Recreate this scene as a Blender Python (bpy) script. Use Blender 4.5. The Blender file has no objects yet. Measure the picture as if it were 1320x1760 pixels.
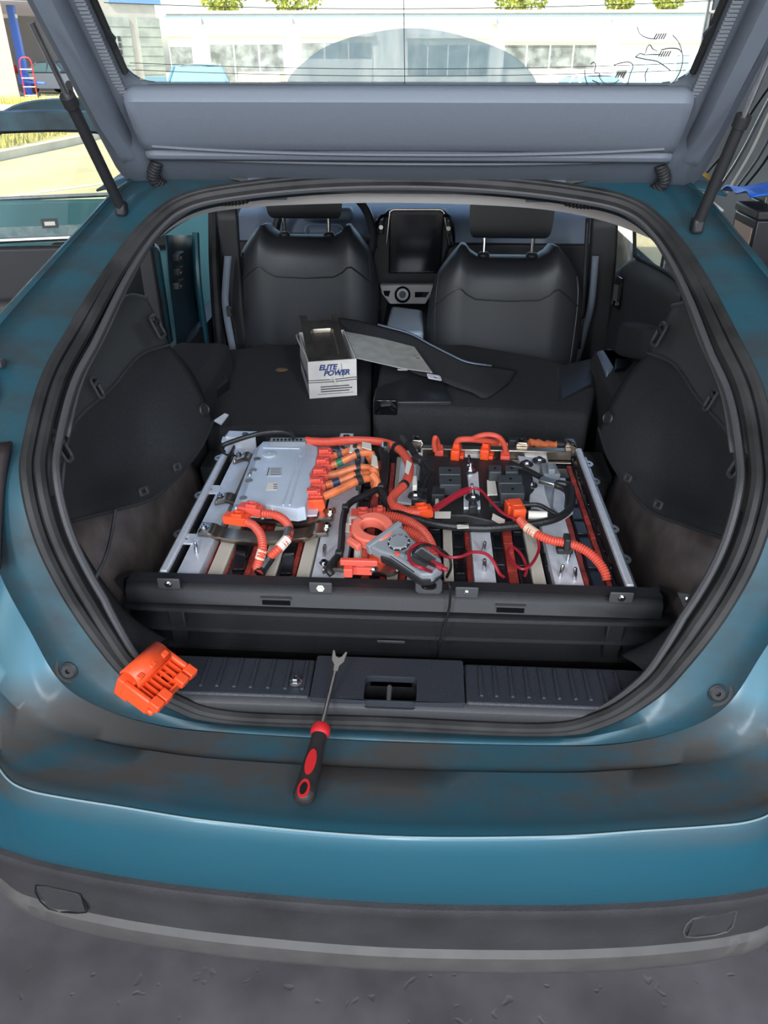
import bpy, bmesh, math, random
from mathutils import Vector, Matrix
random.seed(7)
R_ = math.radians
scene = bpy.context.scene
COL = scene.collection

# ------------------------------------------------------------------ camera
CAM = Vector((0.06, 0.0, 1.6)); PITCH = R_(30.6); YAW = R_(3.0); FPX = 1320.0
cam = bpy.data.cameras.new('camera'); cam.sensor_fit = 'HORIZONTAL'; cam.sensor_width = 36; cam.lens = 36.0
cam.clip_start = 0.02; cam.clip_end = 500
camo = bpy.data.objects.new('camera', cam); COL.objects.link(camo)
camo.location = CAM; camo.rotation_euler = (R_(90) - PITCH, 0, YAW)
scene.camera = camo
_h = Vector((-math.sin(YAW), math.cos(YAW), 0)); _r = Vector((math.cos(YAW), math.sin(YAW), 0))
_f = _h * math.cos(PITCH) - Vector((0, 0, math.sin(PITCH))); _u = _h * math.sin(PITCH) + Vector((0, 0, math.cos(PITCH)))

# ------------------------------------------------------------------ world, sun, added fill lights, exposure
world = bpy.data.worlds.new('sky'); scene.world = world; world.use_nodes = True
nt = world.node_tree; bg = nt.nodes['Background']
sky = nt.nodes.new('ShaderNodeTexSky'); sky.sky_type = 'NISHITA'; sky.sun_disc = False
sky.sun_elevation = R_(48); sky.sun_rotation = R_(215); sky.dust_density = 2.0; sky.air_density = 1.0; sky.ozone_density = 1.0
nt.links.new(sky.outputs[0], bg.inputs[0]); bg.inputs[1].default_value = 0.20
sun = bpy.data.lights.new('sun', 'SUN'); sun.energy = 3.0; sun.angle = R_(0.6); sun.color = (1, .95, .86)
suno = bpy.data.objects.new('sun', sun); COL.objects.link(suno)
suno.rotation_euler = Vector((0.42, 0.62, -0.80)).to_track_quat('-Z', 'Y').to_euler()
def area(name, loc, size, size_y, power, aim, color=(1, 1, 1)):
    l = bpy.data.lights.new(name, 'AREA'); l.shape = 'RECTANGLE'; l.size = size; l.size_y = size_y; l.energy = power; l.color = color
    o = bpy.data.objects.new(name, l); COL.objects.link(o); o.location = loc
    o.rotation_euler = (Vector(aim) - Vector(loc)).to_track_quat('-Z', 'Y').to_euler(); return o
for lx in (-2.2, 0.1, 2.0):
    area('fill_light', (lx, -3.6, 3.4), 0.35, 2.6, 56, (lx * .6, -1.2, 0), (.88, .94, 1))  # unseen fill lights, added behind the camera to brighten the car's tail
vs = scene.view_settings
vs.view_transform = 'Standard'; vs.look = 'None'; vs.gamma = 1.0; vs.use_curve_mapping = False; vs.exposure = 1.5

# ------------------------------------------------------------------ helpers
def ray(u, v): return _f + _r * ((u - 660) / FPX) + _u * ((880 - v) / FPX)
def P(u, v, x=None, y=None, z=None):
    r = ray(u, v)
    t = (x - CAM.x) / r.x if x is not None else (y - CAM.y) / r.y if y is not None else (z - CAM.z) / r.z
    return CAM + r * t
PROF = [(.80, .40), (.88, .74), (.95, 1.05), (1.2, 1.2), (1.6, 1.41), (2.2, 1.6)]   # side profile of the tail opening: (y, z)
def PS(u, v):
    r = ray(u, v); best = None
    for (y0, z0), (y1, z1) in zip(PROF, PROF[1:]):
        a = r.y * (z1 - z0) - r.z * (y1 - y0); b = (CAM.y - y0) * (z1 - z0) - (CAM.z - z0) * (y1 - y0)
        if abs(a) < 1e-9: continue
        t = -b / a; p = CAM + r * t
        if min(y0, y1) - 1e-6 <= p.y <= max(y0, y1) + 1e-6 and (best is None or t < best): best = t
    return CAM + r * best
X0 = 0.018                                                                           # the car's middle line
def mir(p): return Vector((2 * X0 - p[0], p[1], p[2]))
V = Vector
def spline(pts, n=6, closed=False):
    pts = [V(p) for p in pts]; m = len(pts); out = []
    if m < 3: return [pts[0].lerp(pts[1], k / n) for k in range(n + 1)]
    seg = m if closed else m - 1
    for i in range(seg):
        p1, p2 = pts[i], pts[(i + 1) % m]
        p0 = pts[(i - 1) % m] if closed or i > 0 else p1 * 2 - p2
        p3 = pts[(i + 2) % m] if closed or i + 2 < m else p2 * 2 - p1
        for k in range(n):
            t = k / n
            out.append(0.5 * ((2 * p1) + (p2 - p0) * t + (2 * p0 - 5 * p1 + 4 * p2 - p3) * t * t + (3 * p1 - p0 - 3 * p2 + p3) * t ** 3))
    if not closed: out.append(pts[-1])
    return out
def arclen(pts, step):
    out = [pts[0]]; acc = 0
    for a, b in zip(pts, pts[1:]):
        d = (b - a).length
        if d < 1e-9: continue
        s = step - acc
        while s <= d:
            out.append(a.lerp(b, s / d)); s += step
        acc = d - (s - step)
    return out

class MB:
    def __init__(s): s.v = []; s.f = []
    def add(s, vs, fs):
        b = len(s.v); s.v += [V(p) for p in vs]; s.f += [tuple(b + i for i in f) for f in fs]; return s
    def box(s, c, sz, R=None):
        c = V(c); hx, hy, hz = sz[0] / 2, sz[1] / 2, sz[2] / 2
        pts = [V((x, y, z)) for z in (-hz, hz) for y in (-hy, hy) for x in (-hx, hx)]
        if R is not None: pts = [R @ p for p in pts]
        return s.add([c + p for p in pts], [(0, 2, 3, 1), (4, 5, 7, 6), (0, 1, 5, 4), (2, 6, 7, 3), (0, 4, 6, 2), (1, 3, 7, 5)])
    def bx(s, x0, x1, y0, y1, z0, z1): return s.box(((x0 + x1) / 2, (y0 + y1) / 2, (z0 + z1) / 2), (abs(x1 - x0), abs(y1 - y0), abs(z1 - z0)))
    def prism(s, poly, d):
        n = len(poly); d = V(d); poly = [V(p) for p in poly]
        return s.add(poly + [p + d for p in poly], [tuple(range(n - 1, -1, -1)), tuple(range(n, 2 * n))] + [(i, (i + 1) % n, n + (i + 1) % n, n + i) for i in range(n)])
    def ring(s, outer, inner, d):
        n = len(outer); d = V(d); o = [V(p) for p in outer]; i_ = [V(p) for p in inner]
        vs = o + i_ + [p + d for p in o] + [p + d for p in i_]; fs = []
        for k in range(n):
            j = (k + 1) % n
            fs += [(k, n + k, n + j, j), (2 * n + k, 2 * n + j, 3 * n + j, 3 * n + k), (k, j, 2 * n + j, 2 * n + k), (n + k, 3 * n + k, 3 * n + j, n + j)]
        return s.add(vs, fs)
    def grid(s, rows, closed=False):
        m = len(rows[0]); vs = [p for r in rows for p in r]; fs = []
        for i in range(len(rows) - 1):
            for j in range(m if closed else m - 1):
                k = (j + 1) % m; fs.append((i * m + j, i * m + k, (i + 1) * m + k, (i + 1) * m + j))
        return s.add(vs, fs)
    def tube(s, pts, r, n=8, closed=False, cap=True):
        pts = [V(p) for p in pts]; m = len(pts); rad = r if callable(r) else (lambda i: r); rows = []
        t0 = (pts[1] - pts[0]).normalized(); up = V((0, 0, 1)) if abs(t0.z) < .9 else V((1, 0, 0)); nrm = (up - t0 * up.dot(t0)).normalized()
        for i, p in enumerate(pts):
            if closed: t = (pts[(i + 1) % m] - pts[i - 1]).normalized()
            else: t = (pts[min(i + 1, m - 1)] - pts[max(i - 1, 0)]).normalized()
            nrm = (nrm - t * nrm.dot(t)).normalized(); bn = t.cross(nrm)
            rows.append([p + (nrm * math.cos(2 * math.pi * k / n) + bn * math.sin(2 * math.pi * k / n)) * rad(i) for k in range(n)])
        if closed: rows.append(rows[0])
        s.grid(rows, True)
        if cap and not closed:
            b = len(s.v) - m * n; s.f += [tuple(b + k for k in range(n - 1, -1, -1)), tuple(b + (m - 1) * n + k for k in range(n))]
        return s
    def lathe(s, prof, o, axis=(0, 0, 1), n=16):
        a = V(axis).normalized(); t = V((1, 0, 0)) if abs(a.x) < .9 else V((0, 1, 0)); e1 = (t - a * t.dot(a)).normalized(); e2 = a.cross(e1); o = V(o)
        rows = [[o + a * z + (e1 * math.cos(2 * math.pi * k / n) + e2 * math.sin(2 * math.pi * k / n)) * r for k in range(n)] for r, z in prof]
        b = len(s.v); s.grid(rows, True)
        if prof[0][0] > 1e-6: s.f.append(tuple(b + k for k in range(n - 1, -1, -1)))
        if prof[-1][0] > 1e-6: s.f.append(tuple(b + (len(prof) - 1) * n + k for k in range(n)))
        return s
    def bolt(s, p, r=.006, h=.008, stud=0, ax=(0, 0, 1)):
        s.lathe([(r * 1.6, 0), (r * 1.6, h * .25), (r, h * .25), (r, h)], p, ax, 6)
        if stud: s.lathe([(r * .5, 0), (r * .5, stud)], p, ax, 6)
        return s
    def build(s, name, mat, parent=None, bevel=0, angle=35, seg=2, solid=0, off=0, sub=0, **props):
        me = bpy.data.meshes.new(name); me.from_pydata(s.v, [], s.f); me.update()
        bm = bmesh.new(); bm.from_mesh(me); bmesh.ops.remove_doubles(bm, verts=bm.verts, dist=1e-6); bmesh.ops.recalc_face_normals(bm, faces=bm.faces); bm.to_mesh(me); bm.free()
        me.polygons.foreach_set('use_smooth', [True] * len(me.polygons)); me.set_sharp_from_angle(angle=R_(angle))
        me.materials.append(mat)
        o = bpy.data.objects.new(name, me); COL.objects.link(o)
        attach(o, parent)
        if solid:
            m = o.modifiers.new('solid', 'SOLIDIFY'); m.thickness = solid; m.offset = off
        if bevel:
            m = o.modifiers.new('bevel', 'BEVEL'); m.width = bevel; m.segments = seg; m.limit_method = 'ANGLE'; m.angle_limit = R_(40); m.harden_normals = False
        if sub:
            m = o.modifiers.new('sub', 'SUBSURF'); m.levels = sub; m.render_levels = sub
        for k, w in props.items(): o[k] = w
        return o
def attach(o, parent):
    if parent is None: return
    o.parent = parent
    if parent.type == 'EMPTY': o.matrix_parent_inverse = Matrix.Translation(-parent.location)
def surf(rows, nu=6, nv=6):
    rs = [spline(r, nu) for r in rows]; cols = [spline([r[j] for r in rs], nv) for j in range(len(rs[0]))]
    return [[c[i] for c in cols] for i in range(len(cols[0]))]
def thing(name, label, cat, loc, group=None):
    o = bpy.data.objects.new(name, None); o.empty_display_size = .1; COL.objects.link(o); o.location = loc; o['label'] = label; o['category'] = cat
    if group: o['group'] = group
    return o
def tag(o, label, cat, group=None):
    o['label'] = label; o['category'] = cat
    if group: o['group'] = group
    return o
def frame(o, ex, ez=(0, 0, 1)):
    ex = V(ex).normalized(); ez = V(ez); ez = (ez - ex * ez.dot(ex)).normalized(); ey = ez.cross(ex)
    Rm = Matrix((ex, ey, ez)).transposed(); o = V(o)
    return (lambda x, y, z=0.0: o + Rm @ V((x, y, z))), Rm
def rrect(cx, cy, w, h, r, n=4):
    out = []
    for sx, sy, a0 in ((1, 1, 0), (-1, 1, 90), (-1, -1, 180), (1, -1, 270)):
        for k in range(n + 1):
            a = R_(a0 + 90 * k / n); out.append((cx + sx * (w / 2 - r) + r * math.cos(a), cy + sy * (h / 2 - r) + r * math.sin(a)))
    return out
def text(body, size, o, ex, ez, mat, parent, name='lettering', shear=0, bold=0):
    cu = bpy.data.curves.new(name, 'FONT'); cu.body = body; cu.size = size; cu.extrude = .0002; cu.align_x = 'CENTER'; cu.align_y = 'CENTER'; cu.shear = shear; cu.offset = bold
    tmp = bpy.data.objects.new(name, cu); COL.objects.link(tmp); bpy.context.view_layer.update()
    me = bpy.data.meshes.new_from_object(tmp.evaluated_get(bpy.context.evaluated_depsgraph_get())); bpy.data.objects.remove(tmp); me.materials.clear(); me.materials.append(mat)
    ob = bpy.data.objects.new(name, me); COL.objects.link(ob)
    _, Rm = frame(o, ex, ez); M = Matrix.Translation(V(o)) @ Rm.to_4x4()
    ob.parent = parent
    ob.matrix_parent_inverse = Matrix.Translation(-parent.location) if parent.type == 'EMPTY' else Matrix.Identity(4)
    ob.matrix_basis = M
    return ob

# ------------------------------------------------------------------ materials
def mat(name, col, rough=.5, metal=0.0, coat=0.0, noise=0, nscale=40, bump=0, bscale=200, spec=.5, col2=None, emit=0, aniso=None):
    m = bpy.data.materials.new(name); m.use_nodes = True; n = m.node_tree.nodes; l = m.node_tree.links; b = n['Principled BSDF']
    b.inputs['Base Color'].default_value = (*col, 1); b.inputs['Roughness'].default_value = rough; b.inputs['Metallic'].default_value = metal
    b.inputs['Coat Weight'].default_value = coat; b.inputs['Coat Roughness'].default_value = .16; b.inputs['Specular IOR Level'].default_value = spec
    if noise or bump or col2:
        tc = n.new('ShaderNodeTexCoord')
    if noise or col2:
        t = n.new('ShaderNodeTexNoise'); t.inputs['Scale'].default_value = nscale; t.inputs['Detail'].default_value = 6; l.new(tc.outputs['Object'], t.inputs[0])
        rp = n.new('ShaderNodeValToRGB'); c2 = col2 or tuple(min(1, c * (1 + noise)) for c in col); c1 = col if col2 else tuple(c * (1 - noise) for c in col)
        rp.color_ramp.elements[0].color = (*c1, 1); rp.color_ramp.elements[1].color = (*c2, 1); rp.color_ramp.elements[0].position = .35; rp.color_ramp.elements[1].position = .68
        l.new(t.outputs[0], rp.inputs[0]); l.new(rp.outputs[0], b.inputs['Base Color'])
    if bump:
        t2 = n.new('ShaderNodeTexNoise'); t2.inputs['Scale'].default_value = bscale; t2.inputs['Detail'].default_value = 3; l.new(tc.outputs['Object'], t2.inputs[0])
        bp = n.new('ShaderNodeBump'); bp.inputs['Strength'].default_value = bump; bp.inputs['Distance'].default_value = .002; l.new(t2.outputs[0], bp.inputs['Height']); l.new(bp.outputs[0], b.inputs['Normal'])
    return m
def glass(name, tint=(1, 1, 1), clear=.9, rough=0.0):
    m = bpy.data.materials.new(name); m.use_nodes = True; n = m.node_tree.nodes; l = m.node_tree.links; n.clear()
    out = n.new('ShaderNodeOutputMaterial'); tr = n.new('ShaderNodeBsdfTransparent'); gl = n.new('ShaderNodeBsdfGlossy'); mx = n.new('ShaderNodeMixShader'); lw = n.new('ShaderNodeLayerWeight'); lw.inputs[0].default_value = .5; pw = n.new('ShaderNodeMath'); pw.operation = 'POWER'; pw.inputs[1].default_value = 5; fr = n.new('ShaderNodeMath'); fr.operation = 'MULTIPLY_ADD'; fr.inputs[1].default_value = .9; fr.inputs[2].default_value = .03
    l.new(lw.outputs['Facing'], pw.inputs[0]); l.new(pw.outputs[0], fr.inputs[0]); tr.inputs[0].default_value = (*[t * clear for t in tint], 1); gl.inputs['Roughness'].default_value = .02
    l.new(fr.outputs[0], mx.inputs[0]); l.new(tr.outputs[0], mx.inputs[1]); l.new(gl.outputs[0], mx.inputs[2]); l.new(mx.outputs[0], out.inputs[0]); return m
def film(name, col, cover, nscale=30, stretch=(1, 1, 1)):       # dust or grime lying on a pane: partly covers, scatters light through
    m = bpy.data.materials.new(name); m.use_nodes = True; n = m.node_tree.nodes; l = m.node_tree.links; n.clear()
    out = n.new('ShaderNodeOutputMaterial'); tr = n.new('ShaderNodeBsdfTransparent'); df = n.new('ShaderNodeBsdfDiffuse'); tl = n.new('ShaderNodeBsdfTranslucent'); a = n.new('ShaderNodeMixShader'); mx = n.new('ShaderNodeMixShader')
    df.inputs[0].default_value = (*col, 1); tl.inputs[0].default_value = (*col, 1); a.inputs[0].default_value = .5
    tc = n.new('ShaderNodeTexCoord'); mp = n.new('ShaderNodeMapping'); mp.inputs['Scale'].default_value = stretch; t = n.new('ShaderNodeTexNoise'); t.inputs['Scale'].default_value = nscale; t.inputs['Detail'].default_value = 5
    l.new(tc.outputs['Object'], mp.inputs[0]); l.new(mp.outputs[0], t.inputs[0])
    mr = n.new('ShaderNodeMapRange'); mr.inputs[1].default_value = .3; mr.inputs[2].default_value = .7; mr.inputs[3].default_value = cover[0]; mr.inputs[4].default_value = cover[1]
    l.new(t.outputs[0], mr.inputs[0]); l.new(mr.outputs[0], mx.inputs[0]); l.new(df.outputs[0], a.inputs[1]); l.new(tl.outputs[0], a.inputs[2]); l.new(tr.outputs[0], mx.inputs[1]); l.new(a.outputs[0], mx.inputs[2]); l.new(mx.outputs[0], out.inputs[0]); return m

TEAL = (.009, .088, .128)
def paint(name, dirt):
    m = mat(name, TEAL, .42, .25, .5); n = m.node_tree.nodes; l = m.node_tree.links; b = n['Principled BSDF']
    tc = n.new('ShaderNodeTexCoord'); t = n.new('ShaderNodeTexNoise'); t.inputs['Scale'].default_value = 7; t.inputs['Detail'].default_value = 8; t.inputs['Roughness'].default_value = .62
    mp = n.new('ShaderNodeMapping'); mp.inputs['Scale'].default_value = (1, 2.2, 1.5); l.new(tc.outputs['Object'], mp.inputs[0]); l.new(mp.outputs[0], t.inputs[0])
    sx = n.new('ShaderNodeSeparateXYZ'); l.new(tc.outputs['Object'], sx.inputs[0])
    def mrange(src, a, b_, c, d):
        q = n.new('ShaderNodeMapRange'); q.inputs[1].default_value = a; q.inputs[2].default_value = b_; q.inputs[3].default_value = c; q.inputs[4].default_value = d; l.new(src, q.inputs[0]); return q.outputs[0]
    def math_(op, a, b_):
        q = n.new('ShaderNodeMath'); q.operation = op; q.use_clamp = op != 'ADD'
        for i, w in enumerate((a, b_)):
            if isinstance(w, (int, float)): q.inputs[i].default_value = w
            else: l.new(w, q.inputs[i])
        return q.outputs[0]
    if dirt:                                                     # rubbed-in grime of the loading ledge: densest between its two steps
        band = math_('MULTIPLY', mrange(sx.outputs[1], .665, .74, 0, 1), mrange(sx.outputs[2], .78, .725, 0, 1))
        edge = math_('MULTIPLY', band, mrange(sx.outputs[2], .66, .68, 0, 1))
        dens = math_('MULTIPLY', mrange(t.outputs[0], .36, .56, .38, 1), edge)
        fac = math_('MULTIPLY', dens, .94)
    else:
        fac = mrange(t.outputs[0], .40, .66, .34, .88)
    mix = n.new('ShaderNodeMix'); mix.data_type = 'RGBA'; l.new(fac, mix.inputs[0]); mix.inputs[6].default_value = (*TEAL, 1); mix.inputs[7].default_value = (.046, .039, .034, 1) if dirt else (.022, .026, .027, 1)
    l.new(mix.outputs[2], b.inputs['Base Color']); l.new(mrange(fac, 0, 1, .38, .7), b.inputs['Roughness']); l.new(mrange(fac, 0, 1, .32, .03), b.inputs['Coat Weight']); l.new(mrange(fac, 0, 1, .25, 0), b.inputs['Metallic'])
    return m
M_PAINT = paint('teal_paint', 0); M_LEDGE = paint('teal_paint_soiled', 1)
M_RUBBER = mat('dusty_rubber', (.022, .021, .021), .62, noise=.5, nscale=14, spec=.4)
M_BLACK = mat('black_plastic', (.018, .018, .020), .5, bump=.25, bscale=500)
M_GLOSS = mat('gloss_black', (.006, .006, .008), .18)
M_TRIM = mat('charcoal_trim', (.052, .052, .055), .55, bump=.35, bscale=700)
M_HATCH = mat('hatch_trim_grey', (.15, .17, .205), .5, bump=.2, bscale=500)
M_HATCH2 = mat('hatch_inner_grey', (.10, .115, .14), .5, bump=.2, bscale=400)
M_CLOTH = mat('black_felt', (.026, .027, .030), .95, bump=.7, bscale=900, noise=.25, nscale=300)
M_BUMP = mat('textured_bumper_black', (.030, .028, .030), .55, bump=.4, bscale=420, noise=.25, nscale=9)
M_BUMPG = mat('grey_valance', (.078, .071, .067), .5, noise=.12, nscale=20)
M_SCUFF = mat('scuff_blue_black', (.026, .029, .037), .48, bump=.5, bscale=420)
M_LEATH = mat('black_leather', (.022, .024, .028), .42, bump=.2, bscale=350)
M_DASH = mat('dash_grey', (.17, .21, .28), .5, bump=.15, bscale=400)
M_ARM = mat('armrest_vinyl', (.32, .39, .47), .35)  # black vinyl; its sky reflection is put into the pale blue base
M_BELT = mat('belt_webbing', (.17, .20, .25), .6)
M_WHITEP = mat('warm_white_panel', (.42, .40, .38), .4)
M_HEADL = mat('headliner_pale', (.40, .38, .37), .9, bump=.2, bscale=600)
M_STEEL = mat('zinc_steel', (.62, .62, .62), .30, 1.0, noise=.12, nscale=30)
M_ALU = mat('brushed_aluminium', (.76, .78, .84), .42, .30, noise=.06, nscale=60)
M_CAST = mat('cast_cover', (.58, .64, .74), .45, .25, noise=.04, nscale=30)
M_BRONZE = mat('warm_bracket_steel', (.50, .44, .37), .33, 1.0, noise=.12, nscale=25)
M_BOLT = mat('bolt_steel', (.50, .50, .52), .25, 1.0)
M_ORANGE = mat('orange_plastic', (.86, .085, .02), .38)
M_RED = mat('red_connector', (.74, .095, .065), .40)
M_CABLE = mat('orange_conduit', (.64, .085, .050), .45)
M_CABLE2 = mat('amber_cable', (.66, .17, .06), .42, noise=.25, nscale=40)
M_DRED = mat('red_insulator', (.46, .06, .045), .45, noise=.35, nscale=30)
M_CREAM = mat('cream_spacer', (.58, .53, .45), .5)
M_MOD = mat('module_black', (.010, .012, .016), .28, noise=.4, nscale=30)
M_TAPE = mat('wiring_tape', (.012, .012, .013), .42, bump=.4, bscale=250)
M_LABEL = mat('paper_label', (.72, .68, .60), .6); M_TAG = mat('peach_tag', (.72, .55, .40), .6)
M_INK = mat('label_ink', (.06, .06, .065), .6)
M_METER = mat('meter_grey', (.22, .235, .255), .45)
M_JAW = mat('jaw_red', (.72, .15, .10), .4)
M_LEAD = mat('red_lead', (.30, .010, .022), .4)
M_HANDLE = mat('handle_rubber', (.020, .016, .015), .55)
M_HRED = mat('handle_red', (.55, .015, .02), .4)
M_CARD = mat('carton_white', (.66, .62, .58), .75, noise=.07, nscale=25)
M_CARDG = mat('carton_grey', (.40, .40, .37), .85, noise=.12, nscale=30)
M_BLUEINK = mat('navy_ink', (.02, .045, .17), .6)
M_CHROME = mat('chrome', (.75, .72, .68), .15, 1.0)
M_RUST = mat('primer_metal', (.17, .14, .13), .40, .2, noise=.3, nscale=18)
M_LAMP = mat('smoked_lens', (.022, .015, .016), .42)
M_GLASS = glass('window_glass', (.98, 1, .99), .94)
M_TGLASS = glass('door_glass', (.99, 1, .96), .90)
M_SCREEN = mat('screen_glass', (.010, .013, .018), .12)
M_TYRE = mat('tyre_rubber', (.02, .02, .02), .8)

# ------------------------------------------------------------------ structure: the bay and the ground outside
def struct(mb, name, m, **k):
    o = mb.build(name, m, **k); o['kind'] = 'structure'; return o
def slab_mat():
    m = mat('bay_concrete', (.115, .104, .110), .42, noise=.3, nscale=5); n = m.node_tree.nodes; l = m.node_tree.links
    b = n['Principled BSDF']; tc = n.new('ShaderNodeTexCoord'); vo = n.new('ShaderNodeTexVoronoi'); vo.inputs['Scale'].default_value = 17; nz = n.new('ShaderNodeTexNoise'); nz.inputs['Scale'].default_value = 14; vm = n.new('ShaderNodeVectorMath'); vm.operation = 'MULTIPLY_ADD'; vm.inputs[1].default_value = (.16, .16, .16); l.new(tc.outputs['Object'], nz.inputs[0]); l.new(nz.outputs['Color'], vm.inputs[0]); l.new(tc.outputs['Object'], vm.inputs[2]); l.new(vm.outputs[0], vo.inputs[0])
    rp = n.new('ShaderNodeValToRGB'); rp.color_ramp.elements[0].position = .04; rp.color_ramp.elements[1].position = .16; l.new(vo.outputs['Distance'], rp.inputs[0])
    bp = n.new('ShaderNodeBump'); bp.inputs['Strength'].default_value = .35; bp.inputs['Distance'].default_value = .004; l.new(rp.outputs[0], bp.inputs['Height']); l.new(bp.outputs[0], b.inputs['Normal']); return m
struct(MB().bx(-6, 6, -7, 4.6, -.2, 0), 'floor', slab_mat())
struct(MB().bx(-40, 40, -60, -7, -.2, -.002).bx(6, 40, -7, 4.6, -.2, -.002), 'floor_apron', mat('bounce_apron', (.50, .49, .47), .9, noise=.1, nscale=1))  # unseen pale ground, added to bounce daylight into the bay
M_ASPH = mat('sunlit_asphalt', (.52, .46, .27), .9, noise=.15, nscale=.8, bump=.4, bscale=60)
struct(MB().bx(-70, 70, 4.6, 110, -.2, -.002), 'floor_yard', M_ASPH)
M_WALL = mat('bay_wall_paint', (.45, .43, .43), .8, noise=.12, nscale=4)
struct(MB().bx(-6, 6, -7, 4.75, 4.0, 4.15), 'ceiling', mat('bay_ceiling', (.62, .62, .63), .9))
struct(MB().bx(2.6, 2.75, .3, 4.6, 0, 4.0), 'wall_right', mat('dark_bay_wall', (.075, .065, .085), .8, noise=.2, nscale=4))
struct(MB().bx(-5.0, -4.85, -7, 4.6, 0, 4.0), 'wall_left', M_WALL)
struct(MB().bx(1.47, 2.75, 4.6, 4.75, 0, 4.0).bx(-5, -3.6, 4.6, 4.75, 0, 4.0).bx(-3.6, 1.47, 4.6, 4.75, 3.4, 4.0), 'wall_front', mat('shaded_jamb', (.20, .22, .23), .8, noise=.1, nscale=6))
# painted parking line and kerbs in the yard
M_LINE = mat('line_paint', (.80, .80, .78), .7)
for x0, y0, x1, y1 in ((-5.6, 10.6, -4.0, 13.2), (-3.4, 10.4, -2.4, 13.0)):
    d = V((x1 - x0, y1 - y0, 0)).normalized(); w = V((-d.y, d.x, 0)) * .06
    struct(MB().prism([V((x0, y0, 0)) + w, V((x0, y0, 0)) - w, V((x1, y1, 0)) - w, V((x1, y1, 0)) + w], (0, 0, .004)), 'floor_marking', M_LINE)
kerb = [V((-7.9, 9.5, 0)), V((-7.7, 14, 0)), V((-7.5, 19, 0)), V((-8.6, 22.5, 0)), V((-12, 24, 0))]
kb = MB()
for off, h in ((0, .14),):
    rows = [[p + V((-.95 * o_, -.15 * o_, hh)) for p in spline(kerb, 6)] for o_, hh in ((0, 0), (0, h), (.22, h), (.22, 0))]
    kb.grid(rows)
struct(kb, 'trim_kerb', mat('kerb_concrete', (.62, .58, .50), .85, noise=.1, nscale=3))
gb = MB(); gb.grid([[p + V((-.95 * o_, -.15 * o_, .08)) for p in spline(kerb, 6)] for o_ in (.2, 4.0)])
o = gb.build('verge_soil', mat('verge_straw', (.42, .38, .14), .95, noise=.4, nscale=3, bump=.6, bscale=20)); o['kind'] = 'structure'

# ------------------------------------------------------------------ the car
car = thing('car', 'teal hatchback with its tailgate open, backed into the repair bay', 'car', (X0, 2.9, 0))
# --- opening ring: (weatherstrip pixel, outer point)
ring_px = [(672, 1252), (400, 1241), (300, 1212), (225, 1163), (178, 1112), (120, 1030), (70, 930), (45, 830), (50, 760), (80, 650), (130, 560), (194, 459), (256, 384), (320, 342), (420, 322), (550, 309), (680, 305)]
SEAL_L = [PS(*q) for q in ring_px]; SEAL_L[0].x = X0; SEAL_L[-1].x = X0
OUT_L = [V(p) for p in [(X0, .832, .700), (-.226, .836, .701), (-.335, .843, .704), (-.43, .858, .722), (-.496, .878, .755), (-.537, .902, .839), (-.566, .919, .914), (-.60, .955, 1.0), (-.69, 1.02, 1.085),
         (-.69, 1.12, 1.155), (-.655, 1.215, 1.205), (-.616, 1.315, 1.26), (-.569, 1.438, 1.325), (-.535, 1.53, 1.372), (-.49, 1.60, 1.405), (-.25, 1.615, 1.418), (X0, 1.62, 1.42)]]
SEAL = SEAL_L + [mir(p) for p in SEAL_L[-2:0:-1]]; OUT = OUT_L + [mir(p) for p in OUT_L[-2:0:-1]]
SEALC = spline(SEAL, 8, True); OUTC = spline(OUT, 8, True); CEN = V((X0, 1.25, 1.02))
mid = [a.lerp(b, .5) + V((0, -.006, .006)) for a, b in zip(SEALC, OUTC)]
inn = [a + (CEN - a).normalized() * .012 + V((0, .03, -.02)) for a in SEALC]
rows = [inn, SEALC, mid, OUTC]
MB().grid(rows, True).build('opening_flange', M_PAINT, car, solid=.003)
# --- weatherstrip: two ridges and a channel
def toward(a, k, up=0):                                     # tighter along the sill and the roof edge
    q = min(1, max(0, (a.z - .72) / .15)); k = k * (.45 + .55 * q) * (1 - .52 * min(1, max(0, (a.y - 1.2) / .3)))
    return a + (CEN - a).normalized() * k + V((0, -up * .8, up * .6))
ws = MB().tube([toward(a, .004, .006) for a in SEALC], .010, 8, True).build('weatherstrip', M_RUBBER, car)
MB().tube([toward(a, .024, .008) for a in SEALC], .0095, 8, True).build('sealing_lip', M_RUBBER, ws)
MB().tube([toward(a, .042, .0) for a in SEALC], .0065, 8, True).build('inner_lip', M_TRIM, ws)
# --- bumper: shoulder, soiled ledge, face
def half(pts): return [mir(p) for p in pts[:0:-1]] + [V(p) for p in pts]
F = [(X0, .832, .698), (.226 * -1, .836, .699), (-.335, .843, .702), (-.43, .858, .720), (-.496, .878, .753), (-.537, .902, .837), (-.566, .919, .912), (-.62, .965, 1.0), (-.72, 1.05, 1.06), (-.80, 1.25, 1.08)]
M1 = [(X0, .785, .692), (-.226, .79, .693), (-.335, .80, .694), (-.43, .815, .700), (-.505, .835, .712), (-.555, .86, .76), (-.60, .885, .83), (-.66, .94, .9), (-.75, 1.04, .93), (-.825, 1.25, .94)]
M1b = [(X0, .778, .700), (-.226, .783, .701), (-.335, .793, .702), (-.43, .806, .704), (-.512, .825, .708), (-.57, .85, .735), (-.62, .878, .79), (-.675, .935, .85), (-.76, 1.04, .88), (-.83, 1.25, .89)]
K = [(X0, .664, .701), (-.205, .675, .701), (-.344, .692, .701), (-.43, .703, .701), (-.485, .713, .701), (-.525, .732, .701), (-.570, .776, .702), (-.65, .87, .704), (-.745, 1.02, .706), (-.825, 1.25, .706)]
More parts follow.
